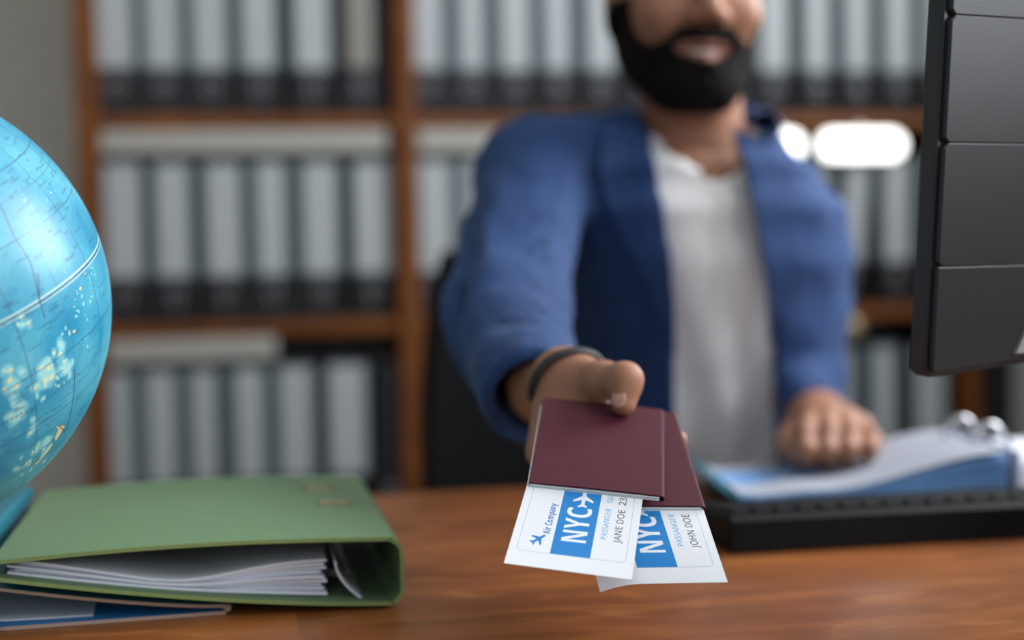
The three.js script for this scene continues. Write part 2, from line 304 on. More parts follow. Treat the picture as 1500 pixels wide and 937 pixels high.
const rows = [
  { lvl: 3, y: 130, where: 'upper shelf beside the bare wall', xs: [169, 239, 309, 381, 460], ws: [50, 46, 47, 49, 52] },
  { lvl: 3, y: 130, where: 'upper shelf between divider and his head', xs: [630, 695, 760, 821, 886, 948], ws: [44, 34, 43, 34, 42, 42] },
  { lvl: 3, y: 130, where: 'upper shelf above the glowing ovals', xs: [1082, 1141, 1205, 1262, 1323, 1382], ws: [40, 42, 36, 36, 42, 42] },
  { lvl: 2, y: 440, where: 'middle shelf beside the bare wall', xs: [183, 256, 331, 401, 473, 550], ws: [52, 48, 52, 40, 52, 55] },
  { lvl: 2, y: 440, where: 'middle shelf behind the outstretched arm', xs: [642, 706, 770], ws: [48, 40, 40] },
  { lvl: 2, y: 440, where: 'middle shelf below the glowing ovals', xs: [1142, 1202, 1322, 1382], ws: [40, 40, 42, 40] },
  { lvl: 1, y: 660, where: 'low shelf beside the bare wall', xs: [177, 237, 300, 367, 435, 512], ws: [28, 42, 34, 42, 47, 58] },
  { lvl: 1, y: 560, where: 'low shelf behind the resting hand', xs: [1186, 1242, 1302, 1368], ws: [34, 30, 36, 52] },
  { lvl: 1, y: 600, where: 'low shelf in the bay past the monitor', xs: [1512], ws: [50] },
];
const PXM = 2.78 / FPX;
for (const r of rows) r.xs.forEach((px, i) => {
  const p = atZ(px, r.y, BZ), far = p.z / -2.78;
  const gap = Math.min(i ? Math.abs(r.xs[i] - r.xs[i - 1]) : 99, i < r.xs.length - 1 ? r.xs[i + 1] - r.xs[i] : 99) * PXM * far;
  const bw = Math.min(0.084, Math.max(0.05, gap * 1.0 - 0.003)), lw = Math.min(bw - 0.012, r.ws[i] * PXM * far * 0.93);
  const b = makeBinder(i % 3 === 1 ? 'teal' : 'black', Math.round(bw * 200) / 200, Math.round(lw * 250) / 250);
  b.name = numbered('ring_binder'); b.position.set(p.x, LEVELS[r.lvl], BZ - 0.02 - ((i * 7) % 3) * 0.004);
  tag(b, `black binder with pale spine label, ${r.where}`, 'binder', `binders on the ${r.where}`); scene.add(b);
});
{ // the ones that look different
  const p = atZ(530, 130, BZ), b = makeBinder('dark', 0.08, 0.048); b.name = numbered('ring_binder'); b.position.set(p.x, LEVELS[3], BZ - 0.01); tag(b, 'dark binder with dull grey label beside the divider, top visible shelf', 'binder'); scene.add(b);
  const q = atZ(571, 660, BZ), c = makeBinder('plain', 0.052, 0.03); c.name = numbered('ring_binder'); c.position.set(q.x, LEVELS[1], BZ - 0.01); tag(c, 'plain black binder without label at the end of the low shelf', 'binder'); scene.add(c);
  const e = atZ(1463, 600, BZ), f = makeBinder('plain', 0.062, 0.03); f.name = numbered('ring_binder'); f.position.set(e.x, LEVELS[1], BZ - 0.01); tag(f, 'plain black binder without label right after the upright by the monitor', 'binder'); scene.add(f);
  const s = atZ(1258, 440, BZ), t = makeBinder('black', 0.06, 0.044); t.name = numbered('ring_binder'); t.position.set(s.x - 0.012, LEVELS[2], BZ - 0.02); t.rotation.z = -0.07; tag(t, 'tilted black binder leaning on its neighbour below the glowing ovals', 'binder'); scene.add(t);
}

// ---------------------------------------------------------------- desk
{
  const x0 = -0.85, x1 = 1.3, z0 = -1.47, z1 = -0.62;
  const d = thing('desk', 'orange-brown wooden office desk with visible grain', 'desk', [(x0 + x1) / 2, 0, (z0 + z1) / 2]);
  part('desktop', boxUV(rbox(x1 - x0, 0.03, z1 - z0, 0.004), 1, 0.2), M.desk, d, [0, DESK - 0.015, 0]);
  for (const s of [-1, 1]) part('side_panel', boxUV(rbox(0.03, DESK - 0.03, z1 - z0 - 0.06, 0.003), 1, 0.5, true), M.desk, d, [s * ((x1 - x0) / 2 - 0.06), (DESK - 0.03) / 2, 0]);
  part('modesty_panel', boxUV(rbox(x1 - x0 - 0.15, 0.4, 0.02, 0.003), 1, 0.9), M.desk, d, [0, DESK - 0.03 - 0.2, 0.3]);
  numberParts(d);
}

// ---------------------------------------------------------------- globe
{
  const R = 0.15, c = at(-187, 453, 0.925);
  const hit = (px, py) => { const d = dirOf(px, py).normalize(), o = camera.position.clone().sub(c), b = o.dot(d); return o.addScaledVector(d, -b - Math.sqrt(Math.max(0, b * b - (o.lengthSq() - R * R)))).normalize(); };
  const eqA = hit(0, 467), eqB = hit(80, 428), eqC = hit(132, 372);
  const pole = eqB.clone().cross(eqA).add(eqC.clone().cross(eqB)).normalize(); if (pole.y < 0) pole.negate();
  // longitude from the two long islands low on the ball
  const nz = hit(68, 664), east = pole.clone().cross(nz).normalize(), mer = east.clone().cross(pole).normalize(); // mer: equator direction of that meridian
  const LON0 = 172;
  const ll = (n) => { const lat = Math.asin(clamp(n.dot(pole), -1, 1)) / DEG, lon = LON0 + Math.atan2(n.dot(east), n.dot(mer)) / DEG; return [lat, lon]; };
  console.log('globe islands lat', ll(nz)[0].toFixed(1), 'pole', pole.toArray().map((x) => x.toFixed(2)), 'sample', ll(hit(50, 335)), ll(hit(0, 250)), ll(hit(140, 500)));
  const cw = 2048, ch = 1024, cv = document.createElement('canvas'); cv.width = cw; cv.height = ch; const x = cv.getContext('2d');
  const X = (lon) => ((((lon + 180) % 360) + 360) % 360) / 360 * cw, Y = (lat) => (90 - lat) / 180 * ch;
  // sea with paler shoals and deeper basins (printed tints)
  const img = x.createImageData(cw, ch);
  for (let j = 0; j < ch; j++) for (let i = 0; i < cw; i++) {
    const th = i / cw * 6.2832, la = (0.5 - j / ch) * 3.1416, a = Math.cos(la) * Math.cos(th), b = Math.sin(la), d = Math.cos(la) * Math.sin(th);
    const n = fbm(a * 3.2 + 5, b * 3.2, d * 3.2, 5), st = Math.round(clamp(0.5 + n * 1.5) * 4) / 4, k = 4 * (j * cw + i), c2 = cmix([38, 138, 176], [98, 182, 202], st * 0.7 + clamp(0.5 + n) * 0.3);
    img.data[k] = c2[0]; img.data[k + 1] = c2[1]; img.data[k + 2] = c2[2]; img.data[k + 3] = 255;
  }
  x.putImageData(img, 0, 0);
  const poly = (pts, fill, stroke) => { x.beginPath(); let pl = null; pts.forEach(([la, lo], i) => { const px = X(lo); if (pl !== null && Math.abs(px - pl) > cw / 2) x.moveTo(px, Y(la)); else if (i) x.lineTo(px, Y(la)); else x.moveTo(px, Y(la)); pl = px; }); if (fill) { x.closePath(); x.fillStyle = fill; x.fill(); } if (stroke) { x.strokeStyle = stroke; x.stroke(); } };
  const land = '#dccf9a';
  x.lineWidth = 1;
  for (const P of [
    [[-11, 142], [-20, 148], [-28, 153], [-37, 150], [-39, 146], [-35, 137], [-32, 130], [-35, 117], [-26, 113], [-20, 119], [-14, 127], [-12, 132], [-17, 140]],
    [[70, 60], [76, 105], [72, 140], [68, 179], [60, 163], [52, 157], [58, 140], [43, 132], [35, 126], [38, 118], [30, 122], [22, 113], [10, 107], [2, 103], [15, 97], [22, 90], [8, 78], [22, 70], [26, 57], [13, 45], [30, 35], [41, 29], [38, 22], [44, 8], [36, -6], [43, -9], [48, -4], [53, 6], [58, 10], [70, 25]],
    [[35, -6], [37, 10], [31, 32], [12, 44], [11, 51], [-5, 39], [-25, 35], [-34, 20], [-18, 12], [4, 9], [5, -8], [15, -17], [27, -13]],
    [[70, -160], [70, -120], [72, -90], [60, -65], [47, -55], [43, -70], [30, -81], [25, -81], [30, -90], [20, -97], [16, -88], [9, -80], [18, -104], [32, -117], [48, -125], [58, -137], [60, -150], [56, -162], [65, -167]],
    [[11, -72], [5, -52], [-6, -35], [-23, -42], [-38, -58], [-53, -69], [-40, -73], [-18, -71], [-5, -81]], [[76, -60], [82, -40], [76, -20], [62, -42]],
    [[-2, 132], [-3, 141], [-8, 147], [-10, 150], [-8, 138], [-5, 134]], [[6, 117], [5, 119], [-3, 116], [-2, 110]],
    [[-34.5, 172.7], [-37.6, 178.4], [-39.5, 177], [-41.5, 175.2], [-39.3, 173.8], [-37, 174.7]], [[-40.7, 172.7], [-41.7, 174.2], [-44, 172.6], [-46.6, 169], [-45.9, 166.6], [-43, 170.5]],
  ]) poly(P, land, '#8f8a55');
  // reefs and island groups of the sea in view, at their printed places
  const isle = (px, py, n, sp, s) => { for (let i = 0; i < n; i++) { const [la, lo] = ll(hit(px + (rnd() - 0.5) * sp, py + (rnd() - 0.5) * sp * 1.4)); const r = s * 0.8 * (0.5 + rnd()); const pale = rnd() < 0.35; if (s > 2) { x.fillStyle = 'rgba(150,216,222,0.55)'; x.beginPath(); x.ellipse(X(lo), Y(la), r * 3.4, r * 2.4, rnd() * 3, 0, 6.3); x.fill(); } x.fillStyle = pale ? '#e6e0b2' : '#a9dcd8'; x.beginPath(); x.ellipse(X(lo), Y(la), r * 1.5, r, rnd() * 3, 0, 6.3); x.fill(); } };
  for (const [px, py, n, sp, s] of [[20, 560, 9, 26, 3.5], [22, 600, 9, 24, 4], [70, 543, 12, 22, 4], [98, 540, 8, 18, 3.5], [85, 515, 6, 18, 3], [58, 575, 6, 18, 3], [50, 625, 5, 16, 3], [60, 660, 14, 24, 3], [30, 690, 9, 30, 3], [120, 430, 14, 40, 1.8], [110, 480, 14, 40, 1.8], [130, 400, 8, 22, 1.5], [35, 465, 5, 20, 2.5], [60, 260, 20, 60, 1.2], [90, 545, 10, 30, 2]]) isle(px, py, n, sp, s);
  // graticule, equator, date line
  x.strokeStyle = 'rgba(45,80,110,0.75)'; x.lineWidth = 1.3;
  for (let lo = -180; lo < 180; lo += 15) { x.beginPath(); x.moveTo(X(lo), 0); x.lineTo(X(lo), ch); x.stroke(); }
  for (let la = -75; la <= 75; la += 15) { x.beginPath(); x.moveTo(0, Y(la)); x.lineTo(cw, Y(la)); x.stroke(); }
  x.fillStyle = 'rgba(205,222,215,0.85)'; x.fillRect(0, Y(0) - 5, cw, 3); x.fillRect(0, Y(0) + 1.5, cw, 2); x.fillStyle = 'rgba(60,80,100,0.7)'; x.fillRect(0, Y(0) - 1.2, cw, 1.2);
  x.setLineDash([3, 5]); x.strokeStyle = 'rgba(50,85,110,0.8)'; x.lineWidth = 2; for (const la of [23.5, -23.5]) { x.beginPath(); x.moveTo(0, Y(la)); x.lineTo(cw, Y(la)); x.stroke(); } x.setLineDash([]);
  x.lineWidth = 1.6; const path = (pts) => poly(pts.map(([a, b]) => ll(hit(a, b))), null, 'rgba(60,50,95,0.9)');
  path([[0, 300], [20, 345], [45, 385], [58, 440], [66, 466], [107, 505], [109, 540], [108, 575], [120, 590]]); path([[108, 576], [95, 632], [85, 623]]); path([[58, 440], [55, 400]]); path([[95, 632], [100, 636]]);
  // rows of fine illegible print: short strokes along the parallels
  x.strokeStyle = 'rgba(25,60,90,0.7)';
  for (let i = 0; i < 330; i++) {
    const far = i < 150, [la, lo] = far ? [rnd() * 140 - 70, rnd() * 360 - 180] : ll(hit(rnd() * 150, 190 + rnd() * 520)); const n = 3 + Math.floor(rnd() * 8), s = 2 + rnd() * 1.6;
    x.lineWidth = 1.1; for (let k = 0; k < n; k++) { x.beginPath(); const px = X(lo) + k * s, py = Y(la); x.moveTo(px, py); x.lineTo(px + s * 0.55, py + (rnd() - 0.5) * 2.5 - 2); x.stroke(); }
  }
  const tex = new THREE.CanvasTexture(cv); tex.colorSpace = THREE.SRGBColorSpace; tex.wrapS = THREE.RepeatWrapping; tex.anisotropy = 4;
  const g = thing('desk_globe', 'light blue terrestrial globe on a stand at the edge of the desk', 'globe', [c.x, DESK, c.z]);
  // sphere of our own: uv straight from latitude and longitude
  const nu = 128, nv = 72, pos = [], nor = [], uv = [], idx = [];
  for (let j = 0; j <= nv; j++) for (let i = 0; i <= nu; i++) {
    const lon = (i / nu * 360 - 180 - LON0) * DEG, lat = (90 - j / nv * 180) * DEG;
    const n = mer.clone().multiplyScalar(Math.cos(lat) * Math.cos(lon)).addScaledVector(east, Math.cos(lat) * Math.sin(lon)).addScaledVector(pole, Math.sin(lat));
    nor.push(n.x, n.y, n.z); pos.push(n.x * R, n.y * R, n.z * R); uv.push(i / nu, 1 - j / nv);
  }
  for (let j = 0; j < nv; j++) for (let i = 0; i < nu; i++) { const a = j * (nu + 1) + i, b = a + 1, d = a + nu + 1, e = d + 1; idx.push(a, d, b, b, d, e); }
  const sg = new THREE.BufferGeometry(); sg.setAttribute('position', new THREE.Float32BufferAttribute(pos, 3)); sg.setAttribute('normal', new THREE.Float32BufferAttribute(nor, 3)); sg.setAttribute('uv', new THREE.Float32BufferAttribute(uv, 2)); sg.setIndex(idx);
  const cy = c.y - DESK;
  part('ball', sg, mat(0xffffff, 0.36, { map: tex }), g, [0, cy, 0], 'printed sea map with islands and fine lines');
  // arm: half meridian from pole to pole on the side away from the lens, foot below
  const side = pole.clone().cross(V(0.35, 0.1, 1)).normalize(), arc = [];
  if (side.x > 0) side.negate();
  for (let k = 0; k <= 16; k++) { const a = Math.PI * k / 16; arc.push(pole.clone().multiplyScalar(Math.cos(a) * (R + 0.014)).addScaledVector(side, Math.sin(a) * (R + 0.014)).add(V(0, cy, 0))); }
  part('meridian_arm', tube(arc, 0.005, 48, 10), M.silver, g);
  for (const s of [1, -1]) part('axis_pin', tube([pole.clone().multiplyScalar(s * (R - 0.002)).add(V(0, cy, 0)), pole.clone().multiplyScalar(s * (R + 0.016)).add(V(0, cy, 0))], 0.004, 2), M.silver, g);
  const foot = new THREE.LatheGeometry([[0, 0], [0.068, 0], [0.07, 0.004], [0.066, 0.01], [0.03, 0.018], [0.012, 0.026], [0.009, 0.05], [0, 0.05]].map(([a, b]) => new THREE.Vector2(a, b)), 40);
  part('foot', foot, M.tealCover, g, null, 'dark teal round foot');
  const lowArm = arc.reduce((a, b) => (b.y < a.y ? b : a)); 
  part('stem', tube([V(0, 0.03, 0), V(lowArm.x * 0.5, Math.max(0.034, lowArm.y * 0.6), lowArm.z * 0.5), lowArm], 0.006, 16), M.silver, g);
  numberParts(g);
}

// ---------------------------------------------------------------- green binder with papers, blue booklet below it
{
  const TH = 0.05, F = atY(588, 786, DESK + TH), Bk = atY(508, 705, DESK + TH), FL = atY(4, 815, DESK + TH), BL = atY(42, 706, DESK + TH);
  console.log('green binder', 'front', F.distanceTo(FL).toFixed(3), 'back', Bk.distanceTo(BL).toFixed(3), 'spine', F.distanceTo(Bk).toFixed(3), 'left', FL.distanceTo(BL).toFixed(3), F.toArray().map((v) => v.toFixed(3)), FL.toArray().map((v) => v.toFixed(3)));
  // local frame: x to the spine (right), z to the viewer, origin at the spine's front foot
  const ex = F.clone().sub(FL).setY(0).normalize(), turn = Math.atan2(-ex.z, ex.x) + 2.5 * DEG;
  const wd = 0.275, dp = 0.29, o = V(F.x, DESK, F.z);
  const lift = 0.034, tc = 0.0028;
  const g = thing('lever_binder', 'green ring binder lying with its open side bulging with papers', 'binder', o.toArray(), turn);
  const low = (x) => 0.003 + lift * Math.pow(clamp(-x / wd), 1.5) ; // lower cover climbs on to the booklet
  const topY = (x) => TH - 0.0015 + 0.004 * Math.sin(clamp(-x / wd) * 3.14);
  const top = sheet((u, v) => V(mix(-wd, -0.006, u), topY(mix(-wd, -0.006, u)), mix(0, -dp, v)), 24, 4, tc);
  const bot = sheet((u, v) => V(mix(-wd + 0.004, -0.006, u), low(mix(-wd, -0.006, u)), mix(0, -dp, v)), 24, 4, tc);
  const prof = []; for (let k = 0; k <= 20; k++) { const t = k / 20, s = t * 2 - 1; prof.push([0.0 - 0.008 * Math.pow(Math.abs(s), 6), mix(0.003, TH - 0.0015, 0.5 + 0.5 * Math.sign(s) * Math.pow(Math.abs(s), 0.9))]); }
  const spg = sheet((u, v) => { const f = u * 20, i = Math.min(19, Math.floor(f)), t = f - i; return V(mix(prof[i][0], prof[i + 1][0], t), mix(prof[i][1], prof[i + 1][1], t), mix(0, -dp, v)); }, 20, 4, tc);
  // inner faces carry the dark lining
  const two = (geo, outer) => { geo.userData.groups.forEach(([s, c], i) => geo.addGroup(s, c, i === 2 ? 2 : (i === 0) === outer ? 0 : 1)); return [M.green, M.lining, M.greenEdge]; };
  part('top_cover', top, two(top, true), g); part('bottom_cover', bot, two(bot, false), g); part('spine', spg, two(spg, false), g);
  for (const [px, py] of [[466, 719], [489, 741]]) {
    const p = atY(px, py, DESK + TH).sub(o).applyAxisAngle(V(0, 1, 0), -turn), pts = [];
    for (let k = 0; k < 24; k++) { const a = k / 24 * 6.2832; pts.push(V(Math.cos(a) * 0.0125, 0, Math.sin(a) * 0.006)); }
    part('slot_ring', tube(pts, 0.0016, 48, 8, true), M.brass, g, [p.x, topY(p.x) + 0.002, p.z], 'small oval metal slot ring');
  }
  const mech = rbox(0.05, 0.006, 0.14, 0.002); part('ring_plate', mech, M.silver, g, [-0.055, 0.01, -dp / 2]);
  for (const s of [-1, 1]) { const pts = []; for (let k = 0; k <= 12; k++) { const a = Math.PI * k / 12; pts.push(V(-0.055 + Math.cos(a) * 0.018, 0.012 + Math.sin(a) * 0.028, -dp / 2 + s * 0.04)); } part('ring', tube(pts, 0.0018, 20, 8), M.chrome, g); }
  numberParts(g);
  // sheaves of paper inside
  const pg = thing('paper_stack', 'wavy stack of white sheets inside the green binder', 'papers', o.toArray(), turn);
  const pTop = (x) => { const t = clamp(-x / wd); return mix(0.036, low(x) + 0.0135, smooth(0.25, 0.98, t)) - 0.007 * Math.exp(-Math.pow((t - 0.55) / 0.17, 2)); };
  const NB = 9;
  for (let k = 0; k < NB; k++) {
    const xr = -0.052 - (k % 3) * 0.002 + (k === NB - 1 ? 0.004 : 0), xl = -wd + 0.008 + ((k * 5) % 4) * 0.004 + (k > 6 ? 0.008 : 0), zf = -0.014 - ((k * 3) % 4) * 0.0018;
    const th = (x) => (pTop(x) - low(x) - 0.003) / NB;
    const bundle = sheet((u, v) => { const xx = mix(xl, xr, u); return V(xx, low(xx) + 0.0022 + (k + 0.5) * th(xx), mix(zf, -0.29, v)); }, 28, 3, 0.0016 + 0.0005 * (k % 2));
    part('sheet_bundle', bundle, M.paper, pg);
  }
  const tabs = sheet((u, v) => V(-0.046 + 0.018 * v * v + 0.004 * u, mix(0.033, 0.005, v), mix(-0.012, -0.26, u)), 4, 8, 0.0012);
  part('bent_sheet', tabs, M.paper, pg); numberParts(pg);

  // booklet: two boards hinged at the right, gaping to the left
  const hinge = atY(331, 890, DESK + 0.005), bl = atY(0, 918, DESK + 0.003);
  const bx = hinge.clone().sub(bl).setY(0).normalize(), bt = Math.atan2(-bx.z, bx.x), bw = 0.26, bd = 0.2;
  const bk = thing('booklet', 'thin blue hardback booklet gaping open under the green binder', 'booklet', [hinge.x, DESK, hinge.z], bt);
  const gap = (x) => 0.0062 + 0.031 * Math.pow(clamp(-x / 0.19, 0, 1.2), 1.35);
  const edge = (geo) => { geo.userData.groups.forEach(([s, c], i) => geo.addGroup(s, c, i)); return geo; };
  part('lower_cover', edge(sheet((u, v) => V(mix(-bw, 0, u), 0.0016, mix(0, -bd, v)), 8, 2, 0.0026)), [M.blueInner, M.tealCover, M.board], bk);
  part('upper_cover', edge(sheet((u, v) => V(mix(-bw, 0, u), gap(mix(-bw, 0, u)), mix(0, -bd, v)), 16, 2, 0.0022)), [M.tealCover, M.tealCover, M.board], bk);
  const hg = new THREE.CapsuleGeometry(0.0032, bd - 0.006, 4, 10); hg.rotateX(Math.PI / 2); part('hinge', hg, M.board, bk, [0.001, 0.0042, -bd / 2], 'rounded spine edge');
  part('page', sheet((u, v) => V(mix(-bw + 0.006, -0.09, u), 0.0036 + 0.005 * (1 - u) * (1 - u), mix(-0.012, -bd + 0.004, v)), 10, 2, 0.0008), M.paper, bk, null, 'white page');
  numberParts(bk);
}

{ // low teal box behind the binder's open side
  const t = thing('storage_box', 'low teal storage box between globe and green binder', 'box', [-0.262, DESK, -1.19]);
  part('tray', rbox(0.14, 0.042, 0.17, 0.004), M.tealCover, t, [0, 0.021, 0]);
  part('lid', rbox(0.146, 0.014, 0.176, 0.004), M.tealCover, t, [0, 0.049, 0]);
}
// ---------------------------------------------------------------- passports and boarding passes in the outstretched hand
function frameFrom(BL, BR, TR) { // x to the right, y up the booklet, z out of its upper face
  const x = BR.clone().sub(BL).normalize(), y = TR.clone().sub(BR); y.addScaledVector(x, -y.dot(x)).normalize(); const z = x.clone().cross(y).normalize();
  return new THREE.Matrix4().makeBasis(x, y, z);
}
const PW = 0.088, PL = 0.125;
const passFrames = [];
function passport(label, BR, BL, TR) {
  const m = frameFrom(BL, BR, TR), g = thing('passport', label, 'passport', BR.toArray(), 0, null); g.quaternion.setFromRotationMatrix(m);
  // origin: bottom right corner of the upper face; the body lies below it
  const th = 0.0009, gap = 0.0036, r = gap / 2;
  const upper = (x) => -0.0006 * Math.pow(clamp(-x / PW), 2) * 0, lowerZ = -gap;
  const prof = []; // from the left edge of the upper cover round the spine to the left edge of the lower cover
  for (let k = 0; k <= 14; k++) prof.push([mix(-PW, -r, k / 14), 0.0007 * Math.sin(k / 14 * 3.1)]);
  for (let k = 1; k < 8; k++) { const a = Math.PI / 2 - Math.PI * k / 8; prof.push([-r + Math.cos(a) * r, -r + Math.sin(a) * r]); }
  for (let k = 0; k <= 14; k++) prof.push([mix(-r, -PW, k / 14), lowerZ]);
  const n = prof.length - 1;
  const cov = sheet((u, v) => { const f = u * n, i = Math.min(n - 1, Math.floor(f)), t = f - i; return V(mix(prof[i][0], prof[i + 1][0], t), mix(0, PL, v), mix(prof[i][1], prof[i + 1][1], t)); }, n * 2, 6, th);
  part('cover', cov, M.burgundy, g, null, 'grained burgundy cover');
  for (const [k, z, d] of [[0, -0.0010, 0.0009], [1, -0.0019, 0.0004], [2, -0.0028, 0.0012]]) part('page_block', rbox(PW - 0.004, PL + 0.0012 - d * 0.4, 0.0008, 0.0003, 1), M.pages, g, [-PW / 2 - 0.001, PL / 2 - d * 0.3, z]);
  numberParts(g); g.updateMatrixWorld(true);
  return g;
}
const pass1 = passport('burgundy passport lying on top, pressed under the thumb', at(973, 727.5, 0.918), at(774, 707, 0.9235), at(985, 600, 1.034));
const pass2 = passport('burgundy passport tucked under the other one, turned aside', at(1033.5, 742, 0.932), at(838, 742, 0.9265), at(988, 598, 1.05));
{
  const corr = (p) => p.localToWorld(V(-PW, PL, 0)).project(camera), s = corr(pass1); console.log('pass1 TL px', (s.x * 0.5 + 0.5) * W, (0.5 - s.y * 0.5) * H);
  const q = pass1.localToWorld(V(0, PL, 0)).project(camera); console.log('pass1 TR px', (q.x * 0.5 + 0.5) * W, (0.5 - q.y * 0.5) * H);
}
function ticketTex(name) {
  // drawn upright: width 80 mm, length 190 mm from the near short edge; print reads along the length
  const S = 11, w = 80 * S, h = 186 * S, cv = document.createElement('canvas'); cv.width = w; cv.height = h; const x = cv.getContext('2d');
  x.fillStyle = '#eef0f6'; x.fillRect(0, 0, w, h);
  x.save(); x.scale(S, S); // millimetres, y downwards; near edge at y = 186
  const Yn = (mm) => 186 - mm, blue = '#1583d0';
  x.strokeStyle = '#8d99a8'; x.lineWidth = 0.22; x.beginPath(); x.roundRect(5.2, 6, 69.4, Yn(12.2) - 6, 3.2); x.stroke();
  x.fillStyle = blue; x.fillRect(26.4, 6.2, 25.6, Yn(12.4) - 6.2);
  const text = (s, u, v0, v1, cap, font, colour, weight = '') => { // baseline at u, from v0 to v1 up the length
    x.save(); x.translate(u, Yn(v0)); x.rotate(-Math.PI / 2); x.font = `${weight} 10px ${font}`; const m = x.measureText(s).width; x.scale((v1 - v0) / m, cap / 7.2); x.fillStyle = colour; x.textBaseline = 'alphabetic'; x.fillText(s, 0, 0); x.restore();
  };
  const plane = (u, v, s, colour, turn) => { // small airliner seen from above, nose along +x
    x.save(); x.translate(u, Yn(v)); x.rotate(turn); x.scale(s, s); x.fillStyle = colour; x.beginPath();
    const half = [[5, 0], [4.6, 0.55], [3.6, 0.8], [1.6, 0.85], [-0.9, 4.3], [-1.9, 4.3], [-0.6, 0.85], [-3, 0.75], [-4, 1.9], [-4.8, 1.9], [-4.2, 0.4], [-4.3, 0]];
    half.forEach(([a, b], i) => (i ? x.lineTo(a, b) : x.moveTo(a, b))); [...half].reverse().forEach(([a, b]) => x.lineTo(a, -b)); x.closePath(); x.fill(); x.restore();
  };
  text('NYC', 48.2, 22.5, 53.5, 16.2, 'sans-serif', '#eef2fa', 'bold');
  plane(40.5, 60.8, 1.6, '#eef2fa', -Math.PI / 2);
  plane(17, 23, 1.15, blue, -Math.PI / 4); text('Air Company', 23.6, 28, 54.5, 4.6, 'sans-serif', '#1f6fb4', 'bold');
  text('PASSANGER', 60.2, 28.5, 54.8, 3.7, 'sans-serif', '#5aa5d8'); text(name, 69.6, 27.5, 54.8, 4.7, 'sans-serif', '#20242c');
  text('SEAT', 60.2, 59.5, 70, 3.7, 'sans-serif', '#5aa5d8'); text('23', 69.6, 58.2, 65.4, 4.9, 'sans-serif', '#20242c');
  x.restore();
  const t = new THREE.CanvasTexture(cv); t.colorSpace = THREE.SRGBColorSpace; t.anisotropy = 8; return t;
}
const ticketPaper = mat(lin(0.8, 0.82, 0.87), 0.7);
function ticket(label, name, near, inside, bend, along) {
  // near edge corners (left, right) and the points where it slips into the booklet; the rest of the length lies between the pages
  const [nl, nr] = near, [il, ir] = inside, o = nl.clone().add(nr).multiplyScalar(0.5), vis = il.clone().add(ir).multiplyScalar(0.5).distanceTo(o);
  const g = thing('boarding_pass', label, 'ticket', o.toArray());
  const f = (u, v) => {
    const t = v * 0.186 / vis, n = nl.clone().lerp(nr, u), i = il.clone().lerp(ir, u);
    // outside the booklet it runs from the near edge to the mouth, inside it follows the pages
    return (t < 1 ? n.lerp(i, t) : i.addScaledVector(along, (t - 1) * vis)).add(bend(u, v)).sub(o);
  };
  console.log(name, 'near width', nl.distanceTo(nr).toFixed(4), 'inner width', il.distanceTo(ir).toFixed(4), 'visible', vis.toFixed(4));
  part('printed_sheet', twoFaced(sheet(f, 24, 32, 0.0003)), [mat(0xffffff, 0.6, { map: ticketTex(name) }), ticketPaper], g);
  return g;
}
{
  // the sheets leave the booklets between the pages, parallel to the covers and dipping slightly
  const W1 = (x, y, z) => pass1.localToWorld(V(x, y, z)), W2 = (x, y, z) => pass2.localToWorld(V(x, y, z));
  const up1 = V(0, 0, 1).applyQuaternion(pass1.quaternion), up2 = V(0, 0, 1).applyQuaternion(pass2.quaternion);
  // find the points on each booklet's ticket plane that lie on a given line of sight
  const onPlane = (p, px, py, z) => { const n = V(0, 0, 1).applyQuaternion(p.quaternion), q = p.localToWorld(V(0, 0, z)), d = dirOf(px, py); return camera.position.clone().addScaledVector(d, q.sub(camera.position).dot(n) / d.dot(n)); };
  const il = onPlane(pass1, 771.5, 712, -0.0023), ir = onPlane(pass1, 942, 727, -0.0023);
  ticket('boarding pass for Jane Doe sticking out of the upper passport', 'JANE DOE', [at(738, 824.5, 0.872), at(925.5, 849, 0.872)], [il, ir], (u, v) => V(0, 0, 0), V(0, 1, 0).applyQuaternion(pass1.quaternion));
  const jl = onPlane(pass2, 845, 745, -0.0023), jr = onPlane(pass2, 1030, 745, -0.0023);
  ticket('boarding pass for John Doe sticking out of the lower, turned passport', 'JOHN DOE', [at(880, 856, 0.895), at(1066, 852.5, 0.885)], [jl, jr], (u, v) => up2.clone().multiplyScalar(-0.006 * Math.pow(clamp(1 - u * 3), 2) * clamp(1 - v * 5)), V(0, 1, 0).applyQuaternion(pass2.quaternion));
}

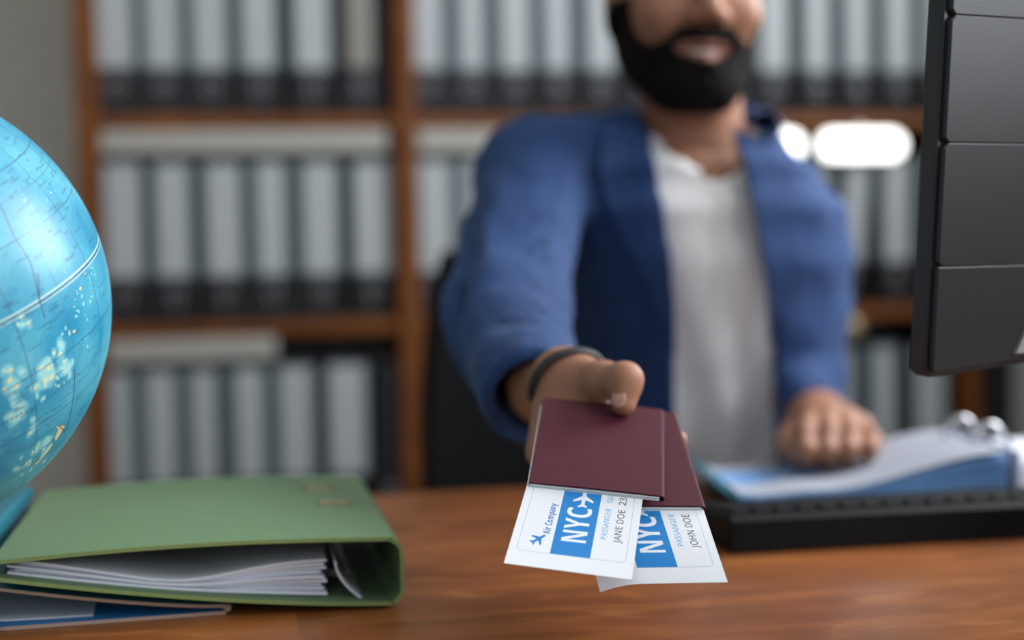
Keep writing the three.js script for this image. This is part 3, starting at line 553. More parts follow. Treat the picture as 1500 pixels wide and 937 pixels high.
// ---------------------------------------------------------------- the man behind the desk
{
  // his own frame: x to the lens's right, y up, z towards the lens; origin on the floor under him
  const base = at(1050, 500, 1.72).setY(0), g = thing('person', 'bearded man in blue blazer and white T-shirt holding out two passports', 'person', base.toArray(), -YAW);
  g.updateMatrixWorld(true);
  const toL = (p) => g.worldToLocal(p.clone()), L = (px, py, d) => toL(at(px, py, d));
  const sR = L(780, 262, 1.54), eR = L(738, 468, 1.33), wR = L(826, 556, 1.095), sL = L(1098, 290, 1.66), eL = L(1128, 505, 1.74), wL = L(1194, 612, 1.575), cR = L(784, 585, 1.135), fR = L(795, 572, 1.16);
  const neck = L(1018, 222, 1.615), hip = V(L(1040, 500, 1.80).x, 0.56, L(1040, 500, 1.80).z);
  const tx = sL.clone().sub(sR).setY(0).normalize(), tz = V(-tx.z, 0, tx.x);
  console.log('shoulders', sR.distanceTo(sL).toFixed(3), 'upper arm', sR.distanceTo(eR).toFixed(3), sL.distanceTo(eL).toFixed(3), 'forearm', eR.distanceTo(wR).toFixed(3), eL.distanceTo(wL).toFixed(3), 'neck y', neck.y.toFixed(3), 'shoulder y', sR.y.toFixed(3), sL.y.toFixed(3));
  // torso: ellipses stacked along the spine
  const prof = [[0.40, 0.155, 0.11], [0.56, 0.17, 0.125], [0.70, 0.155, 0.115], [0.85, 0.16, 0.112], [0.96, 0.172, 0.112], [1.02, 0.168, 0.1], [1.07, 0.13, 0.08], [1.1, 0.085, 0.066], [1.14, 0.05, 0.052]];
  const dy = neck.y - 1.095; // slide the profile so that its top meets the neck
  const torso = (x, y, z, add = 0) => {
    let k = 0; while (k < prof.length - 2 && y - dy > prof[k + 1][0]) k++;
    const t = clamp((y - dy - prof[k][0]) / (prof[k + 1][0] - prof[k][0])), s = t * t * (3 - 2 * t), w = mix(prof[k][1], prof[k + 1][1], s) + add, d = mix(prof[k][2], prof[k + 1][2], s) + add;
    const q = clamp((y - hip.y) / (neck.y - hip.y), -0.2, 1.1), cx = mix(hip.x, neck.x, q), cz = mix(hip.z, neck.z, q);
    const a = (x - cx) * tx.x + (z - cz) * tx.z, b = (x - cx) * tz.x + (z - cz) * tz.z;
    const side = (Math.pow(Math.pow(Math.abs(a) / w, 2.4) + Math.pow(Math.abs(b) / d, 2.4), 1 / 2.4) - 1) * Math.min(w, d);
    return smax(side, Math.max(0.42 - y, y - dy - 1.13 - add), 0.02);
  };
  // ---- head in its own frame, turned a little to the lens's right
  const hc = L(1004, 2, 1.565), hTurn = 0.13, hTilt = -0.02, ch = Math.cos(hTurn), sh = Math.sin(hTurn);
  const toH = (x, y, z) => { const a = x - hc.x, b = y - hc.y, c = z - hc.z, X = a * ch - c * sh, Z = a * sh + c * ch; return [X + b * hTilt, b - X * hTilt, Z]; };
  const A = V, face = (X, Y, Z) => {
    const ax = Math.abs(X);
    let d = ell(X, Y, Z, [0, 0.035, -0.022], [0.076, 0.095, 0.098]);
    d = smin(d, ell(X, Y, Z, [0, -0.03, 0.018], [0.064, 0.082, 0.072]), 0.03);
    d = smin(d, cone(ax, Y, Z, A(0.049, -0.055, 0.0), A(0.01, -0.1, 0.056), 0.02, 0.02), 0.025);
    d = smin(d, ell(X, Y, Z, [0, -0.101, 0.062], [0.022, 0.017, 0.02]), 0.02);
    d = smin(d, ell(ax, Y, Z, [0.04, -0.022, 0.06], [0.027, 0.024, 0.026]), 0.02);
    d = smin(d, cone(ax, Y, Z, A(0.008, 0.028, 0.087), A(0.045, 0.03, 0.068), 0.009, 0.008), 0.015);
    d = smax(d, -ell(ax, Y, Z, [0.031, 0.009, 0.1], [0.019, 0.013, 0.02]), 0.014);
    d = smin(d, cone(X, Y, Z, A(0, 0.018, 0.088), A(0, -0.025, 0.108), 0.0085, 0.0115), 0.012);
    d = smin(d, ell(ax, Y, Z, [0.0125, -0.031, 0.096], [0.0095, 0.008, 0.011]), 0.008);
    // smiling mouth: lips around an open slit
    const my = -0.066 + X * X * 6.5;
    d = smin(d, cone(ax, Y, Z, A(0, -0.0585, 0.0905), A(0.031, -0.0535, 0.073), 0.0062, 0.0035), 0.006);
    d = smin(d, cone(ax, Y, Z, A(0, -0.0755, 0.0885), A(0.029, -0.0585, 0.073), 0.0072, 0.0035), 0.006);
    d = smax(d, -ell(X, Y - X * X * 6, Z, [0, -0.0665, 0.092], [0.024, 0.003, 0.018]), 0.004);
    // ears
    d = smin(d, smax(ell(ax, Y, Z, [0.079, -0.002, -0.012], [0.01, 0.031, 0.019]), -ell(ax, Y, Z, [0.09, 0.0, -0.006], [0.008, 0.02, 0.011]), 0.004), 0.008);
    return d;
  };
  const nk0 = V(hc.x + 0.004, hc.y - 0.055, hc.z - 0.02), nk1 = V(neck.x, neck.y - 0.03, neck.z);
  const head = (x, y, z) => { let d = face(...toH(x, y, z)); d = smin(d, cone(x, y, z, nk0, nk1, 0.054, 0.06), 0.03); return smin(d, ell(x, y, z, [neck.x + 0.005, neck.y + 0.045, neck.z + 0.047], [0.012, 0.014, 0.01]), 0.02); };
  // ---- hands
  const P1 = (u, v, w) => toL(pass1.localToWorld(V(-PW + u, PL - v, w))); // u right, v towards the lens, from the upper passport's far left corner
  const chain = (x, y, z, j, r, k = 0.006) => { let d = 1; for (let i = 0; i < j.length - 1; i++) { const c = cone(x, y, z, j[i], j[i + 1], r[i], r[i + 1]); d = i ? smin(d, c, k) : c; } return d; };
  const tTip = P1(0.0585, 0.0155, 0.0094), tIP = L(916, 556, 1.022), tMC = L(884, 557, 1.05), tB = L(846, 556, 1.088);
  const rFing = [
    [P1(0.036, -0.026, -0.022), P1(0.072, -0.010, -0.024), P1(0.088, 0.004, -0.020), P1(0.0995, 0.013, -0.0165)],
    [P1(0.024, -0.022, -0.032), P1(0.06, 0.008, -0.036), P1(0.078, 0.03, -0.026), P1(0.088, 0.048, -0.0215)],
    [P1(0.012, -0.016, -0.042), P1(0.042, 0.02, -0.042), P1(0.056, 0.044, -0.028), P1(0.064, 0.062, -0.0215)],
    [P1(0.002, -0.01, -0.05), P1(0.022, 0.02, -0.046), P1(0.032, 0.042, -0.028), P1(0.038, 0.056, -0.0205)],
  ];
  const handR = (x, y, z) => {
    let d = cone(x, y, z, fR, wR, 0.0255, 0.0205);
    for (const f of rFing) d = smin(d, cone(x, y, z, wR, f[0], 0.017, 0.0122), 0.015);
    d = smin(d, chain(x, y, z, [tB, tMC], [0.0165, 0.0135]), 0.016);
    let t = chain(x, y, z, [tMC, tIP, tTip], [0.0132, 0.0107, 0.0088], 0.012); d = smin(d, t, 0.008);
    rFing.forEach((f, i) => { d = smin(d, chain(x, y, z, f, i < 3 ? [0.0115, 0.01, 0.009, 0.0078] : [0.0098, 0.0085, 0.0077, 0.0068]), 0.005); });
    return d;
  };
  const lFing = [0, 1, 2, 3].map((i) => [L(1188 + i * 25, 614 + [0, -3, 2, 11][i], 1.50), L(1180 + i * 33, 632 + [2, 0, 4, 12][i], 1.445), L(1181 + i * 31, 656 + [2, 3, 2, 1][i], 1.425), L(1187 + i * 28, 670 + [2, 2, 0, -2][i], 1.437)]);
  const lThumb = [L(1180, 622, 1.545), L(1158, 640, 1.51), L(1156, 655, 1.475), L(1166, 664, 1.45)];
  const handL = (x, y, z) => {
    let d = cone(x, y, z, eL.clone().lerp(wL, 0.8), wL, 0.031, 0.0265);
    for (const f of lFing) d = smin(d, cone(x, y, z, wL, f[0], 0.022, 0.0125), 0.02);
    lFing.forEach((f, i) => { d = smin(d, chain(x, y, z, f, i < 3 ? [0.0115, 0.0105, 0.0095, 0.008] : [0.01, 0.009, 0.008, 0.007]), 0.005); });
    return smin(d, chain(x, y, z, lThumb, [0.018, 0.0135, 0.0118, 0.0095]), 0.012);
  };
  // ---- legs, hidden below the desk
  const hz = (s) => V(hip.x + tx.x * 0.09 * s, 0.55, hip.z + tx.z * 0.09 * s), kn = (s) => V(hip.x + 0.12 * s, 0.53, hip.z + 0.43), an = (s) => V(hip.x + 0.13 * s, 0.09, hip.z + 0.4);
  const legs = (x, y, z, add = 0) => { let d = 1; for (const s of [-1, 1]) { d = Math.min(d, smin(cone(x, y, z, hz(s), kn(s), 0.08 + add, 0.055 + add), cone(x, y, z, kn(s), an(s), 0.054 + add, 0.036 + add), 0.03)); } return d; };
  const arms = (x, y, z) => {
    const l = smin(cone(x, y, z, sL, eL, 0.05, 0.042), cone(x, y, z, eL, wL, 0.042, 0.0265), 0.02), r = smin(cone(x, y, z, sR, eR, 0.05, 0.042), smin(cone(x, y, z, eR, fR, 0.036, 0.026), cone(x, y, z, fR, wR, 0.025, 0.02), 0.02), 0.02);
    return Math.min(l, r);
  };
  const core = (x, y, z) => smin(smin(smin(torso(x, y, z, -0.014), arms(x, y, z), 0.04), legs(x, y, z), 0.04), cone(x, y, z, nk0, nk1, 0.054, 0.06), 0.03);
  // ---- skin colour: lips, nails and the sides of the face in their own tones
  const SK = [0.37, 0.168, 0.098];
  const skinHead = (x, y, z) => { const [X, Y, Z] = toH(x, y, z); const lip = Math.abs(Y + 0.0665 - X * X * 6) < 0.0135 && Math.abs(X) < 0.032 && Z > 0.06 ? smooth(0.0135, 0.009, Math.abs(Y + 0.0665 - X * X * 6)) : 0; const n = 1 + fbm(x * 60, y * 60, z * 60, 3) * 0.18; return cmix(SK.map((c) => c * n), [0.33, 0.145, 0.105], lip); };
  const nailN = toL(pass1.localToWorld(V(0, 0, 1))).sub(toL(pass1.localToWorld(V(0, 0, 0))));
  const nailC = tTip.clone().addScaledVector(nailN, 0.0095).lerp(tIP, 0.06).add(V(-0.003, 0, 0));
  const skinHand = (x, y, z) => { const n = 1 + fbm(x * 90, y * 90, z * 90, 3) * 0.2; return SK.map((c) => c * n); };
  const around = (pts, m) => { const b = new THREE.Box3().setFromPoints(pts).expandByScalar(m); return [b.min.toArray(), b.max.toArray()]; };
  const bodyGeo = mergeGeometries([
    nets((x, y, z) => Math.max(core(x, y, z), y - (neck.y + 0.0)), ...around([hip.clone().setY(0.05), sR, eR, wR, sL, eL, wL, kn(1), kn(-1), an(1), an(-1), neck], 0.1), 0.012, () => SK),
    nets((x, y, z) => Math.max(head(x, y, z), neck.y - 0.035 - y), ...around([V(hc.x, hc.y + 0.12, hc.z), V(hc.x, neck.y - 0.02, hc.z)], 0.125), 0.0035, skinHead),
    nets(handR, ...around([fR, wR, tTip, tIP, ...rFing.flat()], 0.03), 0.0026, skinHand),
    nets(handL, ...around([eL.clone().lerp(wL, 0.78), wL, ...lThumb, ...lFing.flat()], 0.03), 0.003, skinHand),
  ]);
  const body = part('body', bodyGeo, M.skin, g);
  { // thumb nail, set into the top of the thumb's last joint
    const along = tTip.clone().sub(tIP).normalize(), n = nailN.clone().add(V(-0.55, 0.1, 0.35)).normalize(); n.addScaledVector(along, -n.dot(along)).normalize(); const s = along.clone().cross(n).normalize();
    const ng = new THREE.SphereGeometry(1, 24, 14); ng.scale(0.0056, 0.0072, 0.0016); ng.applyMatrix4(new THREE.Matrix4().makeBasis(s, along, n)); const c = tTip.clone().lerp(tIP, 0.1).addScaledVector(n, 0.0088);
    part('thumb_nail', ng, M.nail, body, c.toArray(), 'pale thumb nail');
  }
  // ---- beard, moustache, hair, brows
  const tuft = (x, y, z) => fbm(x * 150, y * 150, z * 150, 2) * 0.004;
  const beardF = (x, y, z) => {
    const [X, Y, Z] = toH(x, y, z), ax = Math.abs(X), low = mix(-0.04, 0.0, smooth(0.042, 0.066, ax));
    const thick = mix(0.0025, 0.0095, smooth(-0.02, -0.1, Y));
    let reg = Math.max(Y - low, -Z - 0.012 + (Y < -0.05 ? 0 : 0));
    reg = Math.max(reg, -0.128 - Y);
    reg = Math.max(reg, 0.009 - (Math.hypot(X / 1.05, (Y + 0.0668 - X * X * 6) * 2.8) - 0.031 + 0.009)); // clear of the lips
    reg = Math.max(reg, -(Math.hypot((ax - 0.046) / 0.9, (Y + 0.018) / 1.05, Z - 0.06) - 0.037)); // clear of the cheeks
    reg = Math.max(reg, -(Math.hypot(X, Y + 0.024, Z - 0.1) - 0.019)); // clear of the nose
    return smax(face(X, Y, Z) - thick + tuft(x, y, z), reg, 0.006);
  };
  const hb = around([V(hc.x, hc.y + 0.13, hc.z), V(hc.x, hc.y - 0.13, hc.z)], 0.125);
  part('beard', nets(beardF, hb[0], hb[1], 0.0035), M.hair, g, null, 'short dark full beard and moustache');
  const hairF = (x, y, z) => {
    const [X, Y, Z] = toH(x, y, z), ax = Math.abs(X);
    let d = ell(X, Y, Z, [0, 0.042, -0.026], [0.084, 0.104, 0.106]) + tuft(x, y, z) * 1.6;
    const line = mix(0.075, -0.005, smooth(0.03, -0.02, Z)); // hairline climbs to the forehead
    d = smax(d, (Z > -0.03 ? mix(0.082, 0.0, smooth(0.055, 0.0, Z)) : mix(0.0, -0.06, smooth(-0.03, -0.08, Z))) - Y, 0.012);
    return Math.max(d, -ell(X, Y, Z, [0, 0.035, -0.022], [0.07, 0.088, 0.092]));
  };
  part('hair', nets(hairF, hb[0], hb[1], 0.0042), M.hair, g, null, 'short dark hair');
  const headG = (X, Y, Z) => { const b = Y + X * hTilt, a = X - b * hTilt; return V(hc.x + a * ch + Z * sh, hc.y + b, hc.z - a * sh + Z * ch); };
  for (const s of [-1, 1]) {
    part('eyebrow', tube([headG(s * 0.014, 0.033, 0.0965), headG(s * 0.03, 0.039, 0.09), headG(s * 0.048, 0.033, 0.073)], 0.0042, 16, 8), M.hair, g);
    const e = part('eye', new THREE.SphereGeometry(0.0118, 20, 14), M.eye, g, headG(s * 0.031, 0.008, 0.0745).toArray());
    const ir = new THREE.SphereGeometry(0.0056, 16, 10); ir.scale(1, 1, 0.4); part('iris', ir, M.iris, e, [0, 0, 0.0104]);
  }
  part('teeth', sheet((u, v) => headG(mix(-0.024, 0.024, u), -0.0645 + Math.pow(mix(-0.024, 0.024, u), 2) * 6 + mix(-0.004, 0.004, v), 0.081 - Math.pow(mix(-0.024, 0.024, u), 2) * 9), 12, 3, 0.002), M.teeth, g);
  // ---- T-shirt
  const fold = (x, y, z) => 0.0035 * Math.sin(x * 95 + Math.sin(y * 14) * 1.6 + y * 9) * smooth(1.05, 0.8, y) + fbm(x * 16, y * 7, z * 16, 3) * 0.008 * smooth(neck.y, neck.y - 0.12, y);
  const shirtF = (x, y, z) => { let d = torso(x, y, z, 0.001) + fold(x, y, z); d = Math.max(d, 0.5 - y); return smax(d, -cone(x, y, z, V(nk0.x, nk0.y, nk0.z + 0.02), V(neck.x, neck.y + 0.006, neck.z + 0.026), 0.052, 0.06), 0.006); };
  const shirt = part('t_shirt', nets(shirtF, ...around([hip.clone().setY(0.5), neck, sR.clone().lerp(sL, 0.25), sR.clone().lerp(sL, 0.75)], 0.17), 0.008), M.shirt, g, null, 'white crew-neck T-shirt');
  // ---- blazer: a shell over torso and arms, open in front
  const xl = [[L(952, 215, 1.55), 0], [L(984, 400, 1.54), 0], [L(990, 600, 1.58), 0], [L(984, 760, 1.6), 0]].map(([p]) => [p.y, p.x]), xr = [L(1088, 215, 1.6), L(1124, 400, 1.6), L(1136, 620, 1.62), L(1150, 760, 1.64)].map((p) => [p.y, p.x]);
  const curve = (c, y) => { if (y >= c[0][0]) return c[0][1]; for (let i = 0; i < c.length - 1; i++) if (y >= c[i + 1][0]) return mix(c[i + 1][1], c[i][1], (y - c[i + 1][0]) / (c[i][0] - c[i + 1][0])); return c[c.length - 1][1]; };
  const cuffR = 1.0, cuffL = 1.0;
  const alongR = cR.clone().sub(eR), alongL = wL.clone().sub(eL);
  const wrinkle = (x, y, z, e, s) => { const q = Math.hypot(x - e.x, y - e.y, z - e.z); return 0.0065 * Math.sin((y * 1.2 + z * 0.7 + x * 0.6) * 72 + fbm(x * 8, y * 8, z * 8, 2) * 8) * smooth(0.26, 0.04, q) + fbm(x * 11, y * 11, z * 11, 3) * 0.006; };
  const sleeve = (x, y, z, s, e, w, along, cuff, add) => {
    const c = e.clone().addScaledVector(along, cuff), u = along.clone().normalize();
    let d = smin(cone(x, y, z, s, e, 0.06 + add, (s === sR ? 0.053 : 0.049) + add), cone(x, y, z, e, c, (s === sR ? 0.053 : 0.049) + add, (s === sR ? 0.044 : 0.038) + add), 0.025);
    const cut = (x - c.x) * u.x + (y - c.y) * u.y + (z - c.z) * u.z;
    return add < 0 ? d : Math.max(d, cut);
  };
  const shoulderPad = (x, y, z, add) => Math.min(cone(x, y, z, sR, V(neck.x - 0.05, neck.y + 0.004, neck.z), 0.062 + add, 0.048 + add), cone(x, y, z, sL, V(neck.x + 0.05, neck.y - 0.015, neck.z), 0.056 + add, 0.042 + add));
  const outer = (x, y, z) => {
    let d = torso(x, y, z, 0.016); d = smin(d, shoulderPad(x, y, z, 0), 0.03);
    d = smin(d, sleeve(x, y, z, sR, eR, wR, alongR, cuffR, 0), 0.022); d = smin(d, sleeve(x, y, z, sL, eL, wL, alongL, cuffL, 0), 0.022);
    return d + wrinkle(x, y, z, eR) * 0.8 + wrinkle(x, y, z, eL) * 0.4;
  };
  const spineZ = (y) => mix(hip.z, neck.z, clamp((y - hip.y) / (neck.y - hip.y), -0.2, 1.1));
  const jacketF = (x, y, z) => {
    let d = outer(x, y, z);
    const inner = Math.min(torso(x, y, z, 0.0), Math.min(sleeve(x, y, z, sR, eR, wR, alongR, 1.15, -0.0145), sleeve(x, y, z, sL, eL, wL, alongL, 1.15, -0.0145)));
    d = smax(d, -inner, 0.003);
    const open = Math.max(curve(xl, y) - x, x - curve(xr, y), spineZ(y) + 0.0 - z);
    d = smax(d, -open, 0.004);
    d = smax(d, -cone(x, y, z, V(neck.x, neck.y + 0.1, neck.z + 0.02), V(neck.x, neck.y - 0.02, neck.z + 0.02), 0.078, 0.07), 0.006);
    return Math.max(d, 0.52 - y);
  };
  const jacket = part('blazer', nets(jacketF, ...around([hip.clone().setY(0.55), sR, eR, wR, sL, eL, wL, neck], 0.13), 0.0075), M.jacket, g, null, 'deep blue woven blazer worn open');
  // lapels and collar: strips of cloth laid on the blazer
  const eye = toL(camera.position.clone());
  const drape = (px, py, off) => { const d = toL(at(px, py, 1)).sub(eye).normalize(); let t = 1.1; for (let i = 0; i < 90; i++) { const p = eye.clone().addScaledVector(d, t), f = Math.min(outer(p.x, p.y, p.z), 9); if (f < 0.0006) break; t += Math.max(0.0006, f * 0.6); if (t > 2.1) break; } return eye.clone().addScaledVector(d, t - off); };
  const strip = (inn, out, off) => { const I = new THREE.CatmullRomCurve3(inn.map(([a, b]) => V(a, b, 0))), O = new THREE.CatmullRomCurve3(out.map(([a, b]) => V(a, b, 0))); const memo = {}; const nu = 10, nv = 28, grid = []; for (let j = 0; j <= nv; j++) { const row = [], a = I.getPoint(j / nv), b = O.getPoint(j / nv); for (let i = 0; i <= nu; i++) { const p = a.clone().lerp(b, i / nu); row.push(drape(p.x, p.y, off)); } grid.push(row); }
    const f = (u, v) => { const x = clamp(u) * nu, y = clamp(v) * nv, i = Math.min(nu - 1, Math.floor(x)), j = Math.min(nv - 1, Math.floor(y)), s = x - i, t = y - j; return grid[j][i].clone().lerp(grid[j][i + 1], s).lerp(grid[j + 1][i].clone().lerp(grid[j + 1][i + 1], s), t); };
    const geo = sheet(f, nu, nv, 0.004), uv = geo.attributes.uv; for (let i = 0; i < uv.count; i++) uv.setXY(i, uv.getX(i) * 0.06, uv.getY(i) * 0.35); return geo; };
  part('lapel', strip([[930, 172], [953, 235], [970, 320], [985, 420], [989, 520]], [[884, 188], [878, 250], [905, 330], [950, 420], [986, 520]], 0.010), M.jacket, jacket);
  part('lapel', strip([[1074, 190], [1090, 235], [1108, 320], [1124, 410], [1131, 500]], [[1112, 205], [1140, 250], [1152, 330], [1145, 410], [1133, 500]], 0.010), M.jacket, jacket);
  { // collar roll behind the neck
    const pts = []; for (let k = 0; k <= 22; k++) { const a = mix(0.36, 1.64, k / 22) * Math.PI; pts.push(V(neck.x + Math.sin(a) * 0.08, neck.y + 0.024 + 0.026 * Math.max(0, -Math.cos(a)), neck.z + 0.012 + Math.cos(a) * 0.076)); }
    const cg = tube(pts, 0.016, 44, 10); part('collar_roll', cg, M.jacket, jacket);
  }
  for (let k = 0; k < 3; k++) { const p = eR.clone().lerp(wR, 0.60 + k * 0.07).add(V(-0.046, -0.02, 0.018)); const bg = new THREE.CylinderGeometry(0.007, 0.007, 0.004, 18); bg.rotateZ(Math.PI / 2 - 0.5); part('cuff_button', bg, M.black, jacket, p.toArray(), 'dark cuff button'); }
  // ---- wrist band
  { const u = rFing[0][0].clone().sub(wR).normalize().lerp(wR.clone().sub(eR).normalize(), 0.45).normalize(), c = wR.clone().lerp(rFing[0][0], 0.2).add(V(0, 0.002, 0)), s = V(0, 1, 0).cross(u).normalize(), t = u.clone().cross(s), pts = []; for (let k = 0; k < 28; k++) { const a = k / 28 * 6.2832; pts.push(c.clone().addScaledVector(s, Math.cos(a) * 0.0305).addScaledVector(t, Math.sin(a) * 0.0275)); } part('wrist_band', tube(pts, 0.0038, 64, 8, true), M.black, g, null, 'thin black wrist band'); }
  // ---- trousers, shoes
  part('trousers', nets((x, y, z) => Math.max(Math.min(legs(x, y, z, 0.014), Math.max(torso(x, y, z, 0.004), y - 0.7)), 0.1 - y), ...around([hip.clone().setY(0.12), hip.clone().setY(0.66), kn(1), kn(-1), an(1), an(-1)], 0.17), 0.014), M.trousers, g);
  for (const s of [-1, 1]) { const a = an(s); part('shoe', nets((x, y, z) => Math.max(smin(cone(x, y, z, V(a.x, 0.05, a.z - 0.03), V(a.x, 0.035, a.z + 0.17), 0.045, 0.04), cone(x, y, z, V(a.x, 0.12, a.z), V(a.x, 0.06, a.z), 0.05, 0.05), 0.03), 0.002 - y, y - 0.12), ...around([V(a.x, 0.02, a.z - 0.05), V(a.x, 0.12, a.z + 0.2)], 0.07), 0.008), M.leather, g); }
  numberParts(g);

  // ---------------------------------------------------------------- office chair
  const seatC = g.localToWorld(V(hip.x, 0, hip.z)), cp = at(890, 500, 1.93).setY(0);
  const ct = thing('office_chair', 'black high-backed office chair behind the seated man', 'chair', [cp.x, 0, cp.z], -YAW + 0.05);
  const sc = ct.worldToLocal(seatC.clone()); ct.updateMatrixWorld(true);
  const backG = sheet((u, v) => { const a = (u - 0.5) * 2; const w = 0.25 * (1 - 0.16 * Math.pow(Math.abs(v - 0.42) * 1.7, 2.4)); return V(a * w, mix(0.50, 1.015, v) - 0.03 * a * a * v, -0.02 + 0.05 * a * a - 0.05 * Math.sin(v * 3.1) * 0.5 - 0.06 * v); }, 20, 20, 0.05);
  part('backrest', backG, M.chair, ct, null, 'black padded backrest');
  part('seat', rbox(0.5, 0.07, 0.48, 0.03, 4), M.chair, ct, [0.06, 0.42, 0.2]);
  part('back_bracket', tube([V(0, 0.62, -0.1), V(0, 0.45, -0.12), V(0.03, 0.38, 0.05)], 0.02, 20, 10), M.plasticDark, ct);
  for (const s of [-1, 1]) { part('armrest', tube([V(0.06 + s * 0.27, 0.42, 0.3), V(0.06 + s * 0.29, 0.6, 0.28), V(0.06 + s * 0.29, 0.62, 0.05), V(0.06 + s * 0.27, 0.42, 0.08)], 0.016, 32, 8), M.plasticDark, ct); }
  const col = new THREE.CylinderGeometry(0.026, 0.03, 0.3, 20); part('gas_column', col, M.plasticDark, ct, [0.06, 0.24, 0.2]);
  for (let k = 0; k < 5; k++) { const a = k / 5 * 6.2832 + 0.3, e = V(0.06 + Math.cos(a) * 0.28, 0.075, 0.2 + Math.sin(a) * 0.28); part('base_arm', tube([V(0.06, 0.11, 0.2), e], 0.018, 4, 8), M.plasticDark, ct); const wg = new THREE.CylinderGeometry(0.028, 0.028, 0.04, 16); wg.rotateX(Math.PI / 2); part('caster', wg, M.plasticDark, ct, [e.x, 0.028, e.z]); }
  numberParts(ct);
}


// ---------------------------------------------------------------- monitor seen from behind
{
  const c0 = at(1333, 548, 1.0), turn = -YAW + 23.6 * DEG, wd = 0.56, ht = 0.355, tilt = 5 * DEG;
  const ax = V(Math.cos(turn), 0, -Math.sin(turn)), mid = c0.clone().addScaledVector(ax, wd / 2).add(V(Math.sin(turn), 0, Math.cos(turn)).multiplyScalar(0.016));
  const g = thing('monitor', 'black computer monitor seen from its ribbed back', 'monitor', [mid.x, DESK, mid.z], turn);
  const lift = c0.y - DESK;
  const tiltG = (geo) => { geo.rotateX(tilt); geo.translate(0, lift, 0); return geo; }; // the screen leans back, its top towards the lens
  const bz = (w, h, d, x, y, z, r = 0.003) => { const b = rbox(w, h, d, r); b.translate(x, y, z); return tiltG(b); };
  {
    const f = new THREE.Shape([[-wd / 2, 0.004], [-wd / 2 + 0.005, 0], [-wd / 2 + 0.014, 0], [-wd / 2 + 0.09, 0.006], [-0.13, 0.011], [0.13, 0.011], [wd / 2 - 0.014, 0], [wd / 2, 0.002], [wd / 2, ht], [-wd / 2, ht]].map(([a, b]) => new THREE.Vector2(a, b)));
    const e = new THREE.ExtrudeGeometry(f, { depth: 0.012, bevelEnabled: true, bevelSize: 0.0015, bevelThickness: 0.002, bevelSegments: 3 }); e.translate(0, 0, -0.014);
    part('screen_frame', tiltG(e), M.plastic, g);
  }
  part('screen', bz(wd - 0.02, ht - 0.05, 0.002, 0, ht / 2 + 0.012, -0.0165, 0.0008), mat(lin(0.02, 0.02, 0.022), 0.12), g);
  // back shell of stacked panels with grooves between them; heights read from the photograph
  const inset = 0.0035, hs = [0.004, 0.076, 0.1605, 0.2455, ht - 0.006];
  for (let k = 0; k < 4; k++) {
    const y0 = hs[k] + (k ? 0.001 : 0), y1 = hs[k + 1] - 0.001, sh = new THREE.Shape(), x0 = -wd / 2 + inset, x1 = wd / 2 - inset, r = 0.003;
    if (k === 0) { sh.moveTo(x0, y0 + r); sh.quadraticCurveTo(x0, y0, x0 + r, y0); sh.lineTo(x0 + 0.086, y0 + 0.006); sh.lineTo(-0.13, y0 + 0.011); sh.lineTo(0.13, y0 + 0.011); sh.lineTo(x1 - r, y0); sh.lineTo(x1, y0 + r); sh.lineTo(x1, y1); sh.lineTo(x0, y1); }
    else { sh.moveTo(x0 + r, y0); sh.lineTo(x1 - r, y0); sh.lineTo(x1, y0 + r); sh.lineTo(x1, y1 - r); sh.lineTo(x1 - r, y1); sh.lineTo(x0 + r, y1); sh.lineTo(x0, y1 - r); sh.lineTo(x0, y0 + r); }
    const e = new THREE.ExtrudeGeometry(sh, { depth: 0.0025, bevelEnabled: true, bevelSize: 0.0015, bevelThickness: 0.002, bevelSegments: 3 });
    part('back_panel', boxUV(tiltG(e)), M.plastic, g, null, 'matt black rib of the back shell');
  }
  part('groove_bed', bz(wd - 2 * inset - 0.004, ht - 0.036, 0.002, 0, ht / 2 + 0.012, 0.001, 0.0008), M.plasticDark, g);
  const nk = new THREE.Shape([[-0.03, 0], [0.03, 0], [0.024, 0.2], [-0.024, 0.2]].map(([a, b]) => new THREE.Vector2(a, b)));
  const ng = new THREE.ExtrudeGeometry(nk, { depth: 0.016, bevelEnabled: true, bevelSize: 0.002, bevelThickness: 0.002, bevelSegments: 2 });
  part('stand_neck', ng, M.silver, g, [0, 0.008, 0.022]);
  part('neck_mount', rbox(0.1, 0.1, 0.03, 0.008), M.plasticDark, g, [0, lift + 0.11, 0.02]);
  part('stand_foot', rbox(0.24, 0.01, 0.18, 0.004), M.plasticDark, g, [0, 0.005, 0.03]);
  const lx = ax.clone(); // pale corner of the cable cover showing at the lower edge
  const tri = new THREE.ExtrudeGeometry(new THREE.Shape([[0, 0], [0.05, 0], [0.05, 0.03], [0.012, 0.022]].map(([a, b]) => new THREE.Vector2(a, b))), { depth: 0.004, bevelEnabled: true, bevelSize: 0.001, bevelThickness: 0.001, bevelSegments: 1 });
  part('cable_cover', tiltG(tri.translate(-wd / 2 + 0.074, 0.014, 0.004)), M.silver, g, null, 'pale cable cover');
  numberParts(g);
}
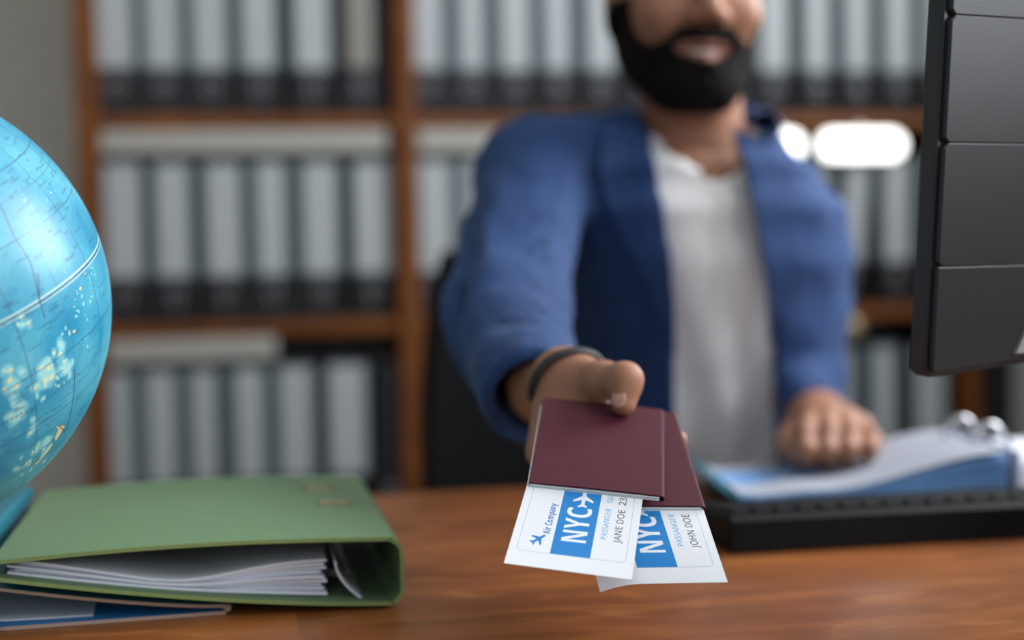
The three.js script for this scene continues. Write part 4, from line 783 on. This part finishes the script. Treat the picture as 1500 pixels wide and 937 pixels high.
// ---------------------------------------------------------------- keyboard, its rear edge towards the lens
{
  const a = atY(1068, 811, DESK), b = atY(1480, 788, DESK), ex = b.clone().sub(a).setY(0).normalize(), turn = Math.atan2(-ex.z, ex.x), w = 0.42, dp = 0.135;
  const c = a.clone().addScaledVector(ex, w / 2);
  const g = thing('keyboard', 'black computer keyboard with raised rear edge', 'keyboard', [c.x, DESK, c.z], turn);
  const sh = new THREE.Shape([[0, 0.003], [0, 0.025], [-0.004, 0.028], [-dp, 0.012], [-dp, 0.003]].map(([p, q]) => new THREE.Vector2(p, q)));
  const bg = new THREE.ExtrudeGeometry(sh, { depth: w - 0.006, bevelEnabled: true, bevelSize: 0.0025, bevelThickness: 0.003, bevelSegments: 3 }); bg.rotateY(-Math.PI / 2); bg.translate(w / 2 - 0.003, 0, 0);
  part('case', bg, M.plasticDark, g);
  for (const s of [-1, 1]) part('rear_foot', rbox(0.03, 0.008, 0.012, 0.002), M.plasticDark, g, [s * 0.17, 0.004, -0.01]);
  const slope = Math.atan2(0.016, dp - 0.004), kg = rbox(0.0158, 0.007, 0.0158, 0.0018, 1);
  for (let r = 0; r < 5; r++) for (let k = 0; k < 21; k++) { if (r === 4 && k > 3 && k < 9) continue; const z = -0.02 - r * 0.0195, m = part('key', kg, M.key, g, [-0.195 + k * 0.0193 + (k > 14 ? 0.006 : 0), 0.0312 - (-z - 0.004) * Math.tan(slope), z]); m.rotation.x = -slope * -1; }
  const sp = part('space_bar', rbox(0.0158 + 4 * 0.0193, 0.007, 0.0158, 0.0018, 1), M.key, g, [-0.195 + 6 * 0.0193, 0.0312 - (0.02 + 4 * 0.0195 - 0.004) * Math.tan(slope), -0.02 - 4 * 0.0195]); sp.rotation.x = slope;
  numberParts(g);
}
// ---------------------------------------------------------------- open file with papers under the resting hand
{
  const a = atY(1062, 752, DESK), b = atY(1484, 741, DESK), ex = b.clone().sub(a).setY(0).normalize(), turn = Math.atan2(-ex.z, ex.x), w = a.distanceTo(b), dp = 0.19;
  console.log('file width', w.toFixed(3), 'turn', (turn / DEG).toFixed(1));
  const g = thing('open_file', 'open blue ring file lying on the desk under papers', 'file', [a.x, DESK, a.z], turn);
  part('cover_board', sheet((u, v) => V(mix(-0.004, w + 0.01, u), 0.002 + 0.022 * Math.pow(1 - clamp(u * 5), 2), mix(0.002, -dp - 0.01, v)), 24, 2, 0.0028), M.tealCover, g, null, 'dark teal board');
  const top = (x) => { const t = clamp(x / w); return 0.006 + 0.012 * smooth(0, 0.3, t) + 0.034 * smooth(0.35, 0.98, t) + 0.016 * Math.pow(1 - clamp(t * 4), 2); };
  part('spine_board', rbox(0.004, 0.05, dp, 0.0015), M.paper, g, [w + 0.006, 0.027, -dp / 2], 'whitish spine board');
  for (const [px, py] of [[1408, 645], [1449, 655]]) {
    const p = g.worldToLocal(atY(px, py, DESK + 0.045)); g.updateMatrixWorld(true); const q = g.worldToLocal(atY(px, py, DESK + 0.045)), pts = [];
    for (let k = 0; k <= 14; k++) { const t = Math.PI * k / 14; pts.push(V(q.x + Math.cos(t) * 0.021, 0.03 + Math.sin(t) * 0.038, q.z)); }
    part('ring', tube(pts, 0.0032, 28, 10), M.chrome, g, null, 'shiny metal ring');
  }
  numberParts(g);
  const n = 8, pg = thing('paper_stack', 'curling stack of papers and blue dividers in the open file beside the keyboard', 'papers', [a.x, DESK, a.z], turn);
  for (let k = 0; k < n; k++) {
    const inset = ((k * 5) % 3) * 0.0015, f = (x) => 0.0045 + (top(x) - 0.0045) * (k + 0.5) / n, x0 = 0.012 + (n - k) * 0.0012;
    part(k > 6 ? 'white_sheet' : 'blue_divider', sheet((u, v) => { const x = mix(x0, w - 0.004, u); return V(x, f(x) + 0.0012 * Math.sin(v * 5 + k) * (k > 5 ? 1 : 0.3), mix(-0.003 - inset, -dp + inset, v)); }, 32, 6, k > 6 ? 0.0016 : 0.0034), k > 6 ? M.printed : M.blue, pg);  // top sheet takes the paper colour with shade mixed in
  }
  numberParts(pg);
  // a second heap of sheets beyond the spine
  const q = atY(1484, 735, DESK); const h2 = thing('paper_heap', 'low pile of white sheets past the spine of the open file', 'papers', [q.x + 0.012, DESK, q.z], turn);
  for (let k = 0; k < 4; k++) part('white_sheet', rbox(0.2, 0.009, 0.17 - 0.004 * (k % 2), 0.0012, 1), M.paper, h2, [0.105 + 0.003 * (k % 3), 0.0047 + k * 0.0092, -0.09]);
  numberParts(h2);
}


scene.traverse((o) => { if (o.isMesh) shade(o); if (o.isLight && o.shadow) o.castShadow = !o.isRectAreaLight; });
renderer.render(scene, camera);
